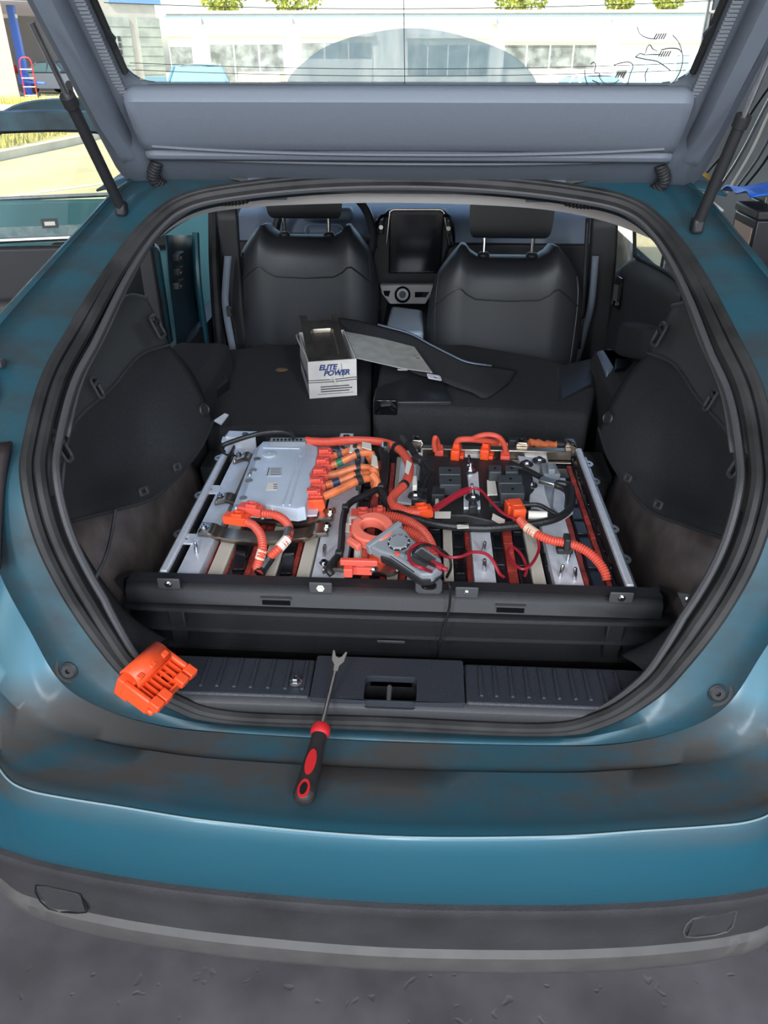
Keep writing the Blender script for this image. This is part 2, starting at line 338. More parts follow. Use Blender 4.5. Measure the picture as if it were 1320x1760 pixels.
PL = [(X0, .660, .56), (-.205, .667, .56), (-.344, .678, .56), (-.43, .689, .56), (-.485, .698, .56), (-.525, .707, .56), (-.580, .725, .56), (-.66, .785, .56), (-.76, .93, .56), (-.835, 1.2, .56)]
M2 = [(a[0] * .4 + b[0] * .6, a[1] * .35 + b[1] * .65, min(a[2], .700) * .35 + .698 * .65) for a, b in zip(M1b, K)]
K1 = [(p[0], p[1] + .004, p[2] + .0015) for p in K]; K2 = [(p[0], p[1] - .0035, p[2] - .004) for p in K]
def face(t, z, dy): return [(a[0] + (b[0] - a[0]) * t, a[1] + (b[1] - a[1]) * t + dy, z) for a, b in zip(K, PL)]
L1 = face(.35, .645, -.012); L2 = face(.8, .585, -.010); L3 = face(1, .560, -.001)
cols = lambda r: spline(half(r), 6)
rows = [cols(r) for r in (F, M1, M1b, M2, K1, K, K2, L1, L2, L3)]
fine = []
for i in range(len(rows) - 1):
    fine.append(rows[i])
    if i in (0, 2, 3, 6, 7): fine.append([a.lerp(b, .5) for a, b in zip(rows[i], rows[i + 1])])
fine.append(rows[-1])
bumper = MB().grid(fine).build('bumper', M_LEDGE, car, angle=50)
MB().tube([p + V((0, -.001, .0015)) for p in cols(K)], .0016, 6).build('crease_highlight', mat('edge_highlight', (.30, .42, .45), .3, .3), bumper, label='pale painted highlight along the bumper crease')  # pale tube painting the sky's highlight onto the sharp crease
def low(dy, z, dx=0): return cols([(p[0] + dx * min(1, abs(p[0] - X0) / .5), p[1] + dy, z) for p in PL])
MB().grid([low(.004, .566), low(-.010, .562), low(-.014, .550), low(-.006, .535), low(-.004, .49), low(.002, .445)]).build('bumper_cladding', M_BUMP, car, angle=50)
MB().grid([low(.002, .445), low(-.008, .438), low(-.004, .40), low(.012, .362), low(.05, .335), low(.12, .33)]).build('bumper_valance', M_BUMPG, car, angle=60, label='lighter grey lower valance of the bumper')
def plan_y(x):
    pts = half(PL)
    for a, b in zip(pts, pts[1:]):
        lo, hi = (a, b) if a[0] < b[0] else (b, a)
        if lo[0] <= x <= hi[0]: return lo[1] + (hi[1] - lo[1]) * (x - lo[0]) / (hi[0] - lo[0])
    return .8
def on_bumper(u, v, dy=-.004):
    p = P(u, v, y=.70)
    for _ in range(4): p = P(u, v, y=plan_y(p.x) + dy)
    return p
for px, nm in ((((64, 1521), (130, 1533), (140, 1541), (148, 1566), (84, 1560)), 'tow_cover'), (((1192, 1578), (1258, 1566), (1262, 1572), (1248, 1600), (1180, 1608)), 'tow_cover')):
    pts = [on_bumper(*q) for q in px]
    c = sum(pts, V()) / len(pts)
    MB().prism(pts, (0, -.0022, .0005)).build(nm, M_BUMP, car, bevel=.0015)
    MB().tube([c + (p - c) * 1.04 + V((0, -.001, 0)) for p in spline(pts, 3, True)], .0012, 6, True).build('cover_seam', M_GLOSS if px[0][0] < 600 else M_BUMPG, car)
# --- rubber stops
for q in ((124, 1147), (1228, 1185)):
    p = PS(*q); ax = V((0, -.95, .30)); p = p + ax * .004
    st = MB().lathe([(.027, -.004), (.027, .002), (.024, .004), (.019, .0035), (.018, .001)], p, ax, 24).build('rubber_stop', M_RUBBER, car)
    MB().lathe([(.014, 0), (.014, .009), (.010, .012), (.004, .012), (.004, .007), (0, .007)], p, ax, 20).build('stop_button', M_BLACK, st)
# --- quarter panels behind the opening, roof, hidden flanks
for s in (0, 1):
    m_ = mir if s else V
    q = [[V(p) for p in OUT_L[8:15]]]
    q.append([p + V((-.025, .02, -.015)) for p in q[0]])
    q.append([V((-.80, p.y + .10, max(.92, p.z - .28))) for p in q[0]])
    q.append([V((-.855, p.y + .12, .70)) for p in q[0]]); q.append([V((-.85, p.y + .12, .34)) for p in q[0]])
    MB().grid([[m_(p) for p in r] for r in surf(q, 4, 4)]).build('quarter_panel', M_PAINT, car, solid=.004)
    sh = [[V((-.855, y, z)) for z in (.30, .62, .90)] + [V((-.84, y, 1.0))] for y in (3.62, 4.0, 4.6, 5.1)]
    MB().grid([[m_(p) for p in r] for r in sh]).build('fender', M_PAINT, car, solid=.004)
roof = [[V((X0 + x, y, z - .05 * abs(x / .6) ** 2.5)) for x in (-.62, -.5, -.3, 0, .3, .5, .62)] for y, z in ((1.62, 1.425), (2.0, 1.455), (2.5, 1.475), (3.0, 1.46), (3.35, 1.42))]
MB().grid(surf(roof, 3, 3)).build('roof_panel', M_PAINT, car, solid=.004)
MB().grid([[p + V((0, 0, -.028)) for p in r] for r in surf(roof, 3, 3)]).build('headliner', M_HEADL, car, solid=.004)
hood = [[V((X0 + x, y, z - .12 * abs(x / .8) ** 3)) for x in (-.80, -.5, 0, .5, .80)] for y, z in ((4.15, 1.03), (4.6, .96), (5.0, .86), (5.2, .70), (5.24, .36))]
MB().grid(surf(hood, 3, 3)).build('bonnet', M_PAINT, car, solid=.004)
MB().grid([[V((X0 + x * w, y, z)) for x in (-1, -.5, 0, .5, 1)] for y, z, w in ((3.35, 1.42, .58), (3.8, 1.24, .66), (4.2, 1.03, .72))]).build('windscreen', M_GLASS, car, solid=.004)
MB().bx(X0 - .74, X0 + .74, .95, 4.2, .30, .36).build('underbody', M_BLACK, car)
for sx in (-1, 1):
    for wy in (1.32, 4.05):
        t = MB().lathe([(.20, -.1), (.29, -.1), (.315, -.07), (.318, 0), (.315, .07), (.29, .1), (.20, .1), (.20, -.1)], (X0 + sx * .74, wy, .318), (sx, 0, 0), 32).build('tyre', M_TYRE, car)
        MB().lathe([(.03, .06), (.2, .05), (.205, .09), (.19, .09), (.17, .07), (.03, .075)], (X0 + sx * .74, wy, .318), (sx, 0, 0), 24).build('wheel_rim', M_ALU, t)
# pillars
for s in (0, 1):
    m_ = mir if s else V
    MB().tube([m_(p) for p in spline([(-.60, 3.38, 1.40), (-.68, 3.8, 1.22), (-.74, 4.2, 1.0)], 5)], .035, 8).build('windscreen_pillar', M_PAINT, car)
    MB().tube([m_(p) for p in spline([(-.50, 1.62, 1.39), (-.60, 2.4, 1.42), (-.61, 3.0, 1.425), (-.60, 3.38, 1.40)], 5)], .03, 8).build('roof_rail', M_PAINT, car)
# --- pale headliner edge under the tail opening
hl = [(273, 406), (302, 386), (347, 366), (420, 355), (520, 349), (680, 346), (850, 351), (960, 361), (1040, 378), (1090, 396), (1124, 410)]
hl_in = [(262, 392), (296, 366), (342, 348), (420, 338), (520, 333), (680, 330), (850, 334), (960, 342), (1044, 357), (1098, 375), (1138, 399)]
a = spline([P(*q, y=1.66) for q in hl_in], 4); b = spline([P(*q, y=1.668) for q in hl], 4)
MB().grid([a, b, [p + V((0, .05, -.002)) for p in b]]).build('headliner_edge', M_HEADL, car, solid=.006, label='pale grey strip under the roof edge')

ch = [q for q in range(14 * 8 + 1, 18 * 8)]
MB().grid([[mid[i].lerp(OUTC[i], .97) + V((0, -.006, .006)) for i in ch], [mid[i] + V((0, -.007, .008)) for i in ch], [SEALC[i].lerp(mid[i], .15) + V((0, -.005, .005)) for i in ch]]).build('hinge_shade', M_RUBBER, car, solid=.002)  # dark strip standing in for the raised tailgate's shade on the flange
# --- tailgate, raised
TH = R_(46); HO = V((X0, 1.6, 1.41)); HT = V((0, -math.cos(TH), math.sin(TH))); HN = V((0, math.sin(TH), math.cos(TH)))
def hp(x, t, n=0): return HO + V((1, 0, 0)) * x + HT * t + HN * n
def hring(a, rr=.05, n=5):
    x0, x1, t0, t1 = a; out = []
    for cx, cy, a0 in ((x1 - rr, t1 - rr, 0), (x0 + rr, t1 - rr, 90), (x0 + rr, t0 + rr, 180), (x1 - rr, t0 + rr, 270)):
        for k in range(n + 1):
            g = R_(a0 + 90 * k / n); out.append((cx + rr * math.cos(g), cy + rr * math.sin(g)))
    return out
outer = hring((-.555, .555, -.045, 1.05), .07); o2 = hring((-.535, .535, -.02, 1.03), .07); i2 = hring((-.485, .485, .155, .97), .08); i1 = hring((-.462, .462, .205, .93), .04)
lv = [(outer, .035), (outer, -.012), (o2, -.030), (hring((-.51, .51, .075, 1.0), .07), -.034), (hring((-.50, .50, .085, .99), .08), -.020), (i2, -.022), (i1, .0), (i1, .012)]
g = MB(); g.grid([[hp(x, t, n) for x, t in r] for r, n in lv], True)
hatch = g.build('tailgate', M_HATCH2, car, angle=40)
gl = MB(); gl.prism([hp(x, t, .008) for x, t in i1], HN * .005); glo = gl.build('tailgate_glass', M_GLASS, hatch)
MB().prism([hp(x, t, .014) for x, t in ((-.50, .17), (.50, .17), (.50, .95), (-.50, .95))][::-1], HN * .0).v  # (kept simple: the pane is the only sheet here)
# inner trim board below the glass, with its long grooves
tb = [[hp(x, t, n) for x in (-.47, -.40, -.2, 0, .2, .40, .47)] for t, n in ((.212, -.004), (.205, -.030), (.150, -.040), (.110, -.040), (.100, -.034), (.092, -.040), (.080, -.040))]
MB().grid(surf(tb, 3, 2)).build('trim_board', M_HATCH, hatch, angle=30, solid=.004)
gr = MB()
for t, sag in ((.098, .018), (.068, .014)):
    gr.tube([hp(x * 1.0, t + sag * (abs(x) / .45) ** 2.4, -.042 if t > .09 else -.036) for x in [k * .05 - .45 for k in range(19)]], .0035, 6)
gr.build('groove_line', M_HATCH2, hatch)
# pillars of the tailgate with ribbed garnish
for sx in (-1, 1):
    rb = MB()
    for k in range(100):
        t = .205 + k * .0068; rb.box(hp(sx * .4735, t, -.0165), (.015, .0038, .005), Matrix((V((1, 0, 0)), HT, HN)).transposed())
    rb.build('ribbed_garnish', mat('garnish_grey', (.22, .235, .26), .5), hatch, kind='stuff')
    MB().grid([[hp(sx * x, t, n) for x, n in ((.490, -.022), (.50, -.024 - .021 * min(1, (t - .02) / .14)), (.525, -.024 - .021 * min(1, (t - .02) / .14)), (.54, -.020))] for t in (.02, .08, .16, .3, .6, 1.0)]).build('side_garnish', M_HATCH, hatch, solid=.003)
    MB().tube([hp(sx * .459, t, -.003) for t in (.24, .5, .9)], .006, 8).build('glass_seal', M_RUBBER, hatch)
MB().tube([hp(x, .206, -.005) for x in (-.43, 0, .43)], .007, 8).build('glass_seal', M_RUBBER, hatch)
# hinges, hose and latch plates near the hinge line
for sx in (-1, 1):
    hb = MB(); hb.box(hp(sx * .27, -.022, -.030), (.075, .03, .012), Matrix((V((1, 0, 0)), HT, HN)).transposed())
    hb.box(hp(sx * .27, .012, -.034), (.06, .02, .008), Matrix((V((1, 0, 0)), HT, HN)).transposed())
    hb.tube([hp(sx * .27 - .045, -.005, -.036), hp(sx * .27 + .045, -.005, -.036)], .006, 8); hb.build('hinge', M_HATCH2, hatch, bevel=.002)
    hs = arclen(spline([hp(sx * .46, .065, -.030), hp(sx * .475, .03, -.042), hp(sx * .44, .0, -.050), hp(sx * .38, -.012, -.054), hp(sx * .31, -.010, -.05), hp(sx * .29, .005, -.03)], 20), .0022)
    MB().tube(hs, lambda i: .0125 if i % 3 else .0095, 10).build('corrugated_hose', M_BLACK, hatch)
# heater lines, clips, wiped arc of grime
hl_ = MB()
for k in range(9): 
    t = (.222, .236, .345, .43, .53, .63, .73, .83, .90)[k]
    hl_.tube([hp(x, t + .012 * (abs(x) / .45) ** 2, .0065) for x in [j * .09 - .45 for j in range(11)]], .0005, 4)
hl_.tube([hp(0.0, .206, .0062), hp(0, .92, .0062)], .0006, 4); hl_.build('heater_line', mat('heater_print', (.05, .04, .035), .6), glo, kind='stuff')
for sx, t in ((-1, .31), (1, .315)):
    MB().prism([hp(sx * .458, t - .022, -.004), hp(sx * .448, t - .002, -.006), hp(sx * .458, t + .02, -.004), hp(sx * .463, t, -.004)], HN * -.006).build('antenna_clip', M_BLACK, hatch)
arc = []
for q in ((490, 148), (500, 128), (525, 104), (560, 80), (610, 62), (660, 52), (705, 48), (755, 52), (810, 66), (865, 86), (898, 108), (918, 132), (925, 152)):
    r = ray(*q); tt = ((HO + HN * .0145 - CAM).dot(HN)) / r.dot(HN); arc.append(CAM + r * tt)
base = [arc[0].lerp(arc[-1], k / 12) - HT * .03 for k in range(13)]
MB().grid([spline(base, 3), [a_.lerp(b_, .5) for a_, b_ in zip(spline(base, 3), spline(arc, 3))], spline(arc, 3)]).build('wiped_arc', film('wiper_smear', (.58, .74, .79), (.80, .92), 60, (1, .12, .12)), glo, label='grey-blue arc smeared by the wiper')
# line sticker on the glass: loose strokes
st = MB()
def stroke(pts, r=.0008):
    out = []
    for q in pts:
        rr_ = ray(*q); tt = ((HO + HN * .006 - CAM).dot(HN)) / rr_.dot(HN); out.append(CAM + rr_ * tt)
    st.tube(spline(out, 6), r, 4)
for s_ in ([(1095, 46), (1100, 58), (1112, 65), (1128, 67)], [(1156, 60), (1166, 72), (1172, 88), (1173, 105), (1168, 125), (1152, 150)], [(1092, 98), (1100, 92), (1108, 93), (1112, 82), (1117, 77), (1122, 84), (1130, 88)], [(1092, 98), (1110, 102), (1128, 105), (1140, 112), (1152, 121)], [(1110, 140), (1109, 128), (1114, 117)], [(1136, 86), (1150, 83), (1165, 84), (1172, 90)],
           [(1016, 110), (1020, 107), (1024, 112), (1022, 124), (1030, 126), (1031, 134), (1040, 143), (1055, 143), (1064, 137)], [(1055, 112), (1068, 108), (1082, 107), (1088, 114), (1083, 128), (1078, 148)], [(1005, 120), (1006, 134), (1011, 148)], [(1018, 138), (1030, 144), (1026, 149), (1016, 146)]): stroke(s_)
for cx, cy, n_ in ((1134, 62, 5), (1142, 92, 5), (1068, 128, 4)):
    for k in range(n_): stroke([(cx + k * 4 - 10, cy + 5), (cx + k * 4 - 5, cy - 4)], .0012)
st.build('line_sticker', M_INK, glo, kind='stuff')
# gas struts
for pts in (((72, 62), (118, 170), (212, 378), -.535), ((1335, 90), (1276, 205), (1194, 408), .575)):
    a = PS(*pts[2]) + V((0, 0, .02)); top = hp(-.53 if pts[3] < 0 else .545, .30, -.01)
    b = P(pts[1][0], pts[1][1], x=a.x + (top.x - a.x) * .62)
    top = a + (b - a) * 1.55
    s_ = MB().tube([a, b], .0098, 14).build('gas_strut', M_BLACK, car)
    MB().tube([b, top], .0048, 10).build('strut_rod', M_STEEL, s_); MB().tube([b - (b - a).normalized() * .012, b + (b - a).normalized() * .006], .0125, 14).build('strut_collar', M_BLACK, s_)
    MB().box(a, (.02, .025, .025)).build('strut_bracket', M_BLACK, s_, bevel=.005)
# tail lamp and exposed bracket, driver side
for s in (0, 1):
    m_ = mir if s else V
    tl_ = [[V((x, y - .030 - k, z)) for x, k in ((-.70, 0), (-.64, .014), (-.585, .016), (-.550, .004))] for y, z in ((1.045, 1.105), (1.0, 1.06), (.957, 1.0), (.93, .955))]
    MB().grid([[m_(p) for p in r] for r in surf(tl_, 3, 3)]).build('tail_lamp', M_LAMP, car, solid=.012)
    br = MB()
    for z, w in ((1.185, .05), (1.165, .035), (1.15, .055)): br.box(m_((-.625, 1.13 - (1.185 - z) * 1.4, z)), (w, .02, .012))
    br.lathe([(.017, -.01), (.017, .012), (.009, .014)], m_((-.615, 1.085, 1.148)), (0, -.6, .8), 14); br.build('lamp_bracket', M_TRIM, car, bevel=.003)

# --- cargo side trims (driver side from the photo, the other its mirror image)
for s in (0, 1):
    m_ = mir if s else V
    R0 = [(288, 592, -.55), (239, 611, -.555), (191, 666, -.555), (136, 714, -.545), (109, 790, -.53), (104, 850, -.53)]
    R1 = [(326, 634, -.515), (270, 690, -.525), (205, 735, -.565), (150, 775, -.585), (112, 828, -.54), (105, 865, -.53)]
    R2 = [(352, 686, -.48), (312, 745, -.485), (245, 795, -.535), (170, 830, -.57), (112, 862, -.54), (106, 880, -.53)]
    R3 = [(366, 722, -.462), (340, 775, -.46), (273, 848, -.475), (200, 875, -.505), (140, 890, -.525), (110, 897, -.53)]
    rows = [[P(u, v, x=x) for u, v, x in r] for r in (R0, R1, R2, R3)]
    g = surf(rows, 5, 5); lastrow = [p + V((-.03, .0, -.012)) for p in g[-1]]
    felt = MB().grid([[m_(p) for p in r] for r in g + [lastrow]]).build('felt_side_panel', M_CLOTH, car, solid=.004)
    U0 = [(252, 514, -.575), (218, 511, -.60), (180, 548, -.60), (141, 604, -.59), (104, 690, -.56), (84, 770, -.545), (78, 860, -.535)]
    U1 = [(268, 545, -.565), (232, 560, -.575), (190, 605, -.575), (146, 655, -.565), (116, 712, -.552), (97, 785, -.54), (92, 860, -.532)]
    U2 = [(290, 594, -.549), (239, 612, -.553), (191, 667, -.553), (138, 714, -.544), (118, 745, -.536), (109, 795, -.53), (104, 850, -.529)]
    g2 = surf([[P(u, v, x=x) for u, v, x in r] for r in (U0, U1, U2)], 5, 5)
    tp = MB().grid([[m_(p) for p in [q + V((-.03, 0, .0)) for q in g2[0]]]] + [[m_(p) for p in r] for r in g2]).build('side_trim', M_TRIM, car, solid=.004)
    MB().tube([m_(p + V((.002, 0, .002))) for p in g2[0]], .0045, 8).build('trim_roll', M_TRIM, tp); MB().tube([m_(p + V((.002, 0, .001))) for p in g2[-1]], .003, 6).build('trim_roll', M_TRIM, tp); MB().tube([m_(p + V((.001, 0, -.001))) for p in g[-1]], .004, 8).build('felt_edge', M_CLOTH, felt)
    # skirt below: dark band along the sill corner
    low_ = [[P(u, v, x=x) for u, v, x in r] for r in ([(78, 860, -.535), (92, 940, -.525), (125, 1010, -.50), (175, 1075, -.455), (240, 1125, -.40)], [(104, 850, -.53), (116, 930, -.515), (150, 1000, -.485), (200, 1060, -.44), (262, 1110, -.385)], [(112, 895, -.545), (150, 960, -.53), (190, 1020, -.49), (230, 1065, -.44), (285, 1100, -.38)])]
    MB().grid([[m_(p) for p in r] for r in surf(low_, 4, 4)]).build('corner_trim', M_CLOTH, car, solid=.004)
    # wheel-house sheet metal, and the dark inner wall
    wh = [[V((x, y, z)) for y in (1.02, 1.12, 1.3, 1.5, 1.68)] for x, z in ((-.60, .90), (-.56, .86), (-.515, .78), (-.49, .66), (-.48, .52))]
    MB().grid([[m_(p) for p in r] for r in surf(wh, 4, 4)]).build('wheel_house', M_RUST, car, solid=.003, label='bare reddish-grey sheet metal below the trim')
    MB().grid([[m_(V((-.66, y, z))) for y in (1.25, 1.6, 1.95)] for z in (.4, .9, 1.17)]).build('inner_side', M_BLACK, car, solid=.003)
    # pillar trim between the seal and the panel's upper edge
    pt = [[V(p) for p in SEAL_L[8:14]], ]
    pt = [[toward(p, .05, 0) + V((0, .015, 0)) for p in SEAL_L[8:14]], [V((p.x - .05, p.y + (.13 if s == 0 else .05), p.z - .02)) for p in SEAL_L[8:14]]]
    MB().grid([[m_(p) for p in r] for r in surf(pt, 4, 2)]).build('pillar_trim', M_TRIM, car, solid=.004)
    # slots, hooks and clips
    for (u, v, x, w, h, ax) in ((263, 563, -.556, .045, .055, 0), (157, 668, -.548, .022, .045, 0), (98, 772, -.535, .026, .05, 0)):
        c = P(u, v, x=x); yv = V((.12, -.6, .55)).normalized(); zv = V((.35, .35, .86)).normalized()
        c2 = c + V((.010, -.004, .004)); F_, Rm = frame(c2, (0, -.83, .05), (.86, -.3, .35))
        o_ = [F_(a_, b_) for a_, b_ in rrect(0, 0, w, h, .008)]; i_ = [F_(a_, b_) for a_, b_ in rrect(0, 0, w * .72, h * .76, .006)]
        MB().ring([m_(p) for p in o_], [m_(p) for p in i_], m_(V((.006, 0, 0))) - m_(V((0, 0, 0)))).build('hook_rim', M_TRIM, tp, bevel=.0015)
        MB().prism([m_(p) for p in i_], m_(V((.001, 0, 0))) - m_(V((0, 0, 0)))).build('hook_hole', M_GLOSS, tp)
        k_ = MB().tube([m_(p) for p in (F_(-w * .28, -h * .1, .002), F_(0, -h * .22, .010), F_(w * .28, -h * .1, .002))], .004, 8).build('hook_bar', M_BLACK, tp)
    for (u, v, x) in ((298, 806, -.462), (240, 848, -.485)):
        c = P(u, v, x=x) + V((.008, 0, .004)); F_, Rm = frame(c, (0.1, .75, -.25), (.8, -.3, .4))
        MB().ring([m_(F_(a_, b_)) for a_, b_ in rrect(0, 0, .032, .016, .004)], [m_(F_(a_, b_)) for a_, b_ in rrect(0, 0, .022, .009, .003)], m_(V((.003, 0, .002))) - m_(V((0, 0, 0)))).build('panel_clip', M_TRIM, felt)
    c = P(347, 705, x=-.474) + V((.008, -.004, .003))
    MB().lathe([(.016, 0), (.013, .003), (.011, .001), (.0, .0)], m_(c), m_((.8, -.45, .3)) - m_((0, 0, 0)), 18).build('dimple', M_BLACK, felt)
    if s == 0: MB().tube(spline([P(198, 878, x=-.495), P(192, 915, x=-.485), P(182, 955, x=-.47), P(160, 1003, x=-.455)], 5), .003, 6).build('trim_edge', M_STEEL, car, label='thin bright edge below the felt side panel')
c = P(1182, 1035, x=.46)
MB().prism([P(1165, 1020, y=1.05), P(1185, 1022, y=1.04), P(1200, 1050, y=1.02), P(1183, 1062, y=1.03)], (0, .003, 0)).bolt(P(1183, 1030, y=1.03), .004, .004, ax=(0, -1, .3)).build('mounting_bracket', M_STEEL, car)

# --- scuff plate
ZS = .735
scuff = MB().bx(-.415, -.105, .884, .972, ZS - .02, ZS).build('scuff_plate', M_SCUFF, car, bevel=.004)
MB().bx(.142, .448, .884, .975, ZS - .02, ZS).build('sill_cover', M_SCUFF, scuff, bevel=.004)
cx0, cx1 = -.103, .140; cxm = (cx0 + cx1) / 2
hx = P(671, 1187, z=ZS); hole = rrect(hx.x, hx.y + .002, .083, .056, .008); outr = rrect(cxm, .930, cx1 - cx0, .098, .004)
MB().ring([V((x, y, ZS - .02)) for x, y in outr], [V((x, y, ZS - .02)) for x, y in hole], (0, 0, .022)).build('latch_cover', M_SCUFF, scuff, bevel=.002)
MB().ring([V((x, y, ZS - .06)) for x, y in rrect(hx.x, hx.y + .002, .087, .060, .009)], [V((x, y, ZS - .06)) for x, y in hole], (0, 0, .05)).prism([V((x, y, ZS - .062)) for x, y in rrect(hx.x, hx.y + .002, .087, .06, .009)], (0, 0, .003)).build('latch_well', M_BLACK, scuff)
MB().tube([V((hx.x - .002, hx.y - .02, ZS - .055)), V((hx.x - .002, hx.y - .02, ZS - .004)), V((hx.x - .002, hx.y + .012, ZS - .004)), V((hx.x - .002, hx.y + .012, ZS - .055))], .004, 8).build('striker', M_STEEL, scuff)
for us in ((344, 372, 402, 430, 460, 490, 519), (828, 853, 880, 907, 932, 958, 985, 1010, 1037, 1063)):
    for u in us:
        a = P(u + (4 if u < 600 else -4), 1150, z=ZS); b = P(u, 1203 if u < 600 else 1198, z=ZS)
        MB().box(((a.x + b.x) / 2, .932, ZS + .001), (.0065, .068, .005)).build('tread_rib', M_SCUFF, scuff, bevel=.0015)
lipc = [[V((x, y, z)) for x in (-.42, -.3, -.1, .14, .34, .452)] for y, z in ((.888, ZS - .004), (.878, ZS - .014), (.876, ZS - .035))]
MB().grid(lipc).build('sill_nose', M_TRIM, scuff, solid=.004)
MB().bx(-.45, .49, .96, .975, .50, ZS - .006).build('sill_back', M_BLACK, car)
MB().bx(-.60, .64, .95, 2.4, .44, .46).build('boot_floor', M_BLACK, car)
# --- black front cover over the pack's edge and the ribbed foam wall below it
yF = 1.085
cb = MB(); ov = P(220, 990, z=.80).x; ow = P(1135, 1012, z=.80).x
cov = MB().prism([V((ov, yF + .002, .80)), V((ow, yF + .002, .80)), V((ow - .004, yF + .032, .80)), V((ov + .004, yF + .032, .80))], (0, 0, -.006)).build('pack_cover', M_BLACK, car, bevel=.002, label='black plastic beam along the battery edge')
fw = [[V((x, y, z)) for x in (ov + .004, -.2, .05, .3, ow - .004)] for y, z in ((yF, .80), (yF - .012, .792), (yF - .014, .768), (yF - .002, .762))]
MB().grid(fw).build('cover_face', M_TRIM, cov, solid=.004)
for u, wd in ((474, 48), (880, 48)):
    a = P(u - wd / 2, 1016, y=yF - .013); b = P(u + wd / 2, 1016, y=yF - .013)
    MB().bx(a.x, b.x, yF - .018, yF - .012, .772, .785).build('cover_slot', M_GLOSS, cov); MB().bx(a.x - .002, b.x + .002, yF - .021, yF - .014, .785, .789).build('slot_hood', M_TRIM, cov)
for u, v, kind in ((290, 1003, 0), (551, 1010, 1), (802, 1018, 0), (1068, 1027, 0)):
    p = P(u, v, y=yF - .016); MB().box(p, (.040, .004, .022)).build('fixing_pad', M_TRIM, cov, bevel=.002); MB().bolt(p + V((0, -.002, 0)), .0045, .004, ax=(0, -1, 0)).build('fixing_screw', M_LABEL if kind else M_BOLT, cov)
p = P(737, 1008, y=yF - .018)
MB().ring([p + V((x, 0, y)) for x, y in rrect(0, 0, .046, .032, .008)], [p + V((x, 0, y)) for x, y in rrect(0, 0, .026, .018, .008)], (0, .006, 0)).build('latch_eye', M_TRIM, cov, bevel=.0015)
MB().tube([p + V((-.006, .006, -.007)), p + V((-.004, .004, .004)), p + V((.006, .004, .004))], .0025, 6).build('latch_spring', M_CHROME, cov)
rb = []; zz = [(.762, 0), (.755, -.020), (.750, -.021), (.738, 0), (.718, .004), (.711, -.018), (.706, -.019), (.696, .004), (.675, .006), (.669, -.016), (.664, -.017), (.654, .006), (.60, .02), (.50, .03)]
for z, dy in zz:
    rb.append([V((x, yF + .002 + dy, z + .004 * abs(x / .5) ** 2)) for x in (-.46, -.40, -.36, -.2, 0, .2, .36, .42, .50)])
MB().grid(rb).build('foam_wall', M_BLACK, car, solid=.003)
for x0, x1 in ((-.385, -.355), (.395, .425)): MB().bx(x0, x1, yF - .014, yF, .66, .752).build('foam_buttress', M_BLACK, car, bevel=.003)
for (sx, px) in ((-1, (222, 990)), (1, (1135, 1015))):
    c = P(*px, z=.785); MB().prism([c, c + V((sx * .03, 0, -.012)), c + V((sx * .012, 0, -.05)), c + V((-sx * .03, 0, -.03))], (0, .02, 0)).build('cover_ear', M_BLACK, cov)
p = P(672, 1103, y=1.06); MB().box(p, (.05, .003, .006)).build('grip_slot', M_TRIM, car, bevel=.002)

# --- folded rear seat backs and what shows of the bench
def seatpad(name, px, z, dz, m, parent, **k): return MB().prism([P(*q, z=z) for q in px], (0, 0, -dz)).build(name, m, parent, **k)
fs = seatpad('folded_seat_back', [(640, 698), (1012, 712), (1030, 640), (930, 612), (800, 590), (660, 590)], .795, .14, M_CLOTH, car, bevel=.02, seg=3)
seatpad('seat_shell', [(641, 690), (777, 690), (763, 655), (712, 645), (645, 666)], .805, .05, M_LEATH, fs, bevel=.004)
pl = P(663, 700, y=P(660, 698, z=.795).y - .004)
MB().box(pl, (.062, .006, .044)).build('latch_pocket', M_GLOSS, fs, bevel=.004)
MB().tube([pl + V((-.022, -.004, -.012)), pl + V((-.01, -.008, .006)), pl + V((.012, -.008, .008)), pl + V((.026, -.004, -.004))], .006, 8).build('latch_hook', M_CHROME, fs)
seatpad('folded_seat_back', [(352, 735), (636, 735), (640, 596), (500, 590), (372, 600)], .765, .12, M_CLOTH, car, bevel=.02, seg=3)
seatpad('seat_wing', [(352, 680), (392, 650), (380, 602), (352, 604)], .80, .05, M_LEATH, car, bevel=.01)
seatpad('seat_wing', [(960, 690), (1022, 660), (1026, 612), (955, 628)], .80, .03, M_LEATH, car, bevel=.01)
MB().bx(-.50, .54, 1.72, 1.86, .46, .70).build('bench_riser', M_CLOTH, car)
MB().bx(-.70, .74, 2.3, 4.1, .40, .42).build('cabin_floor', M_BLACK, car)
for q, ax in (((368, 722), -.455), ((972, 735), .475)):
    c = P(*q, x=ax); MB().prism([c, c + V((.02 if ax < 0 else -.02, .03, .006)), c + V((.03 if ax < 0 else -.03, .028, .004)), c + V((.02 if ax < 0 else -.01, -.012, -.004))], (0, 0, -.004)).build('seat_hinge_plate', M_ALU, car)

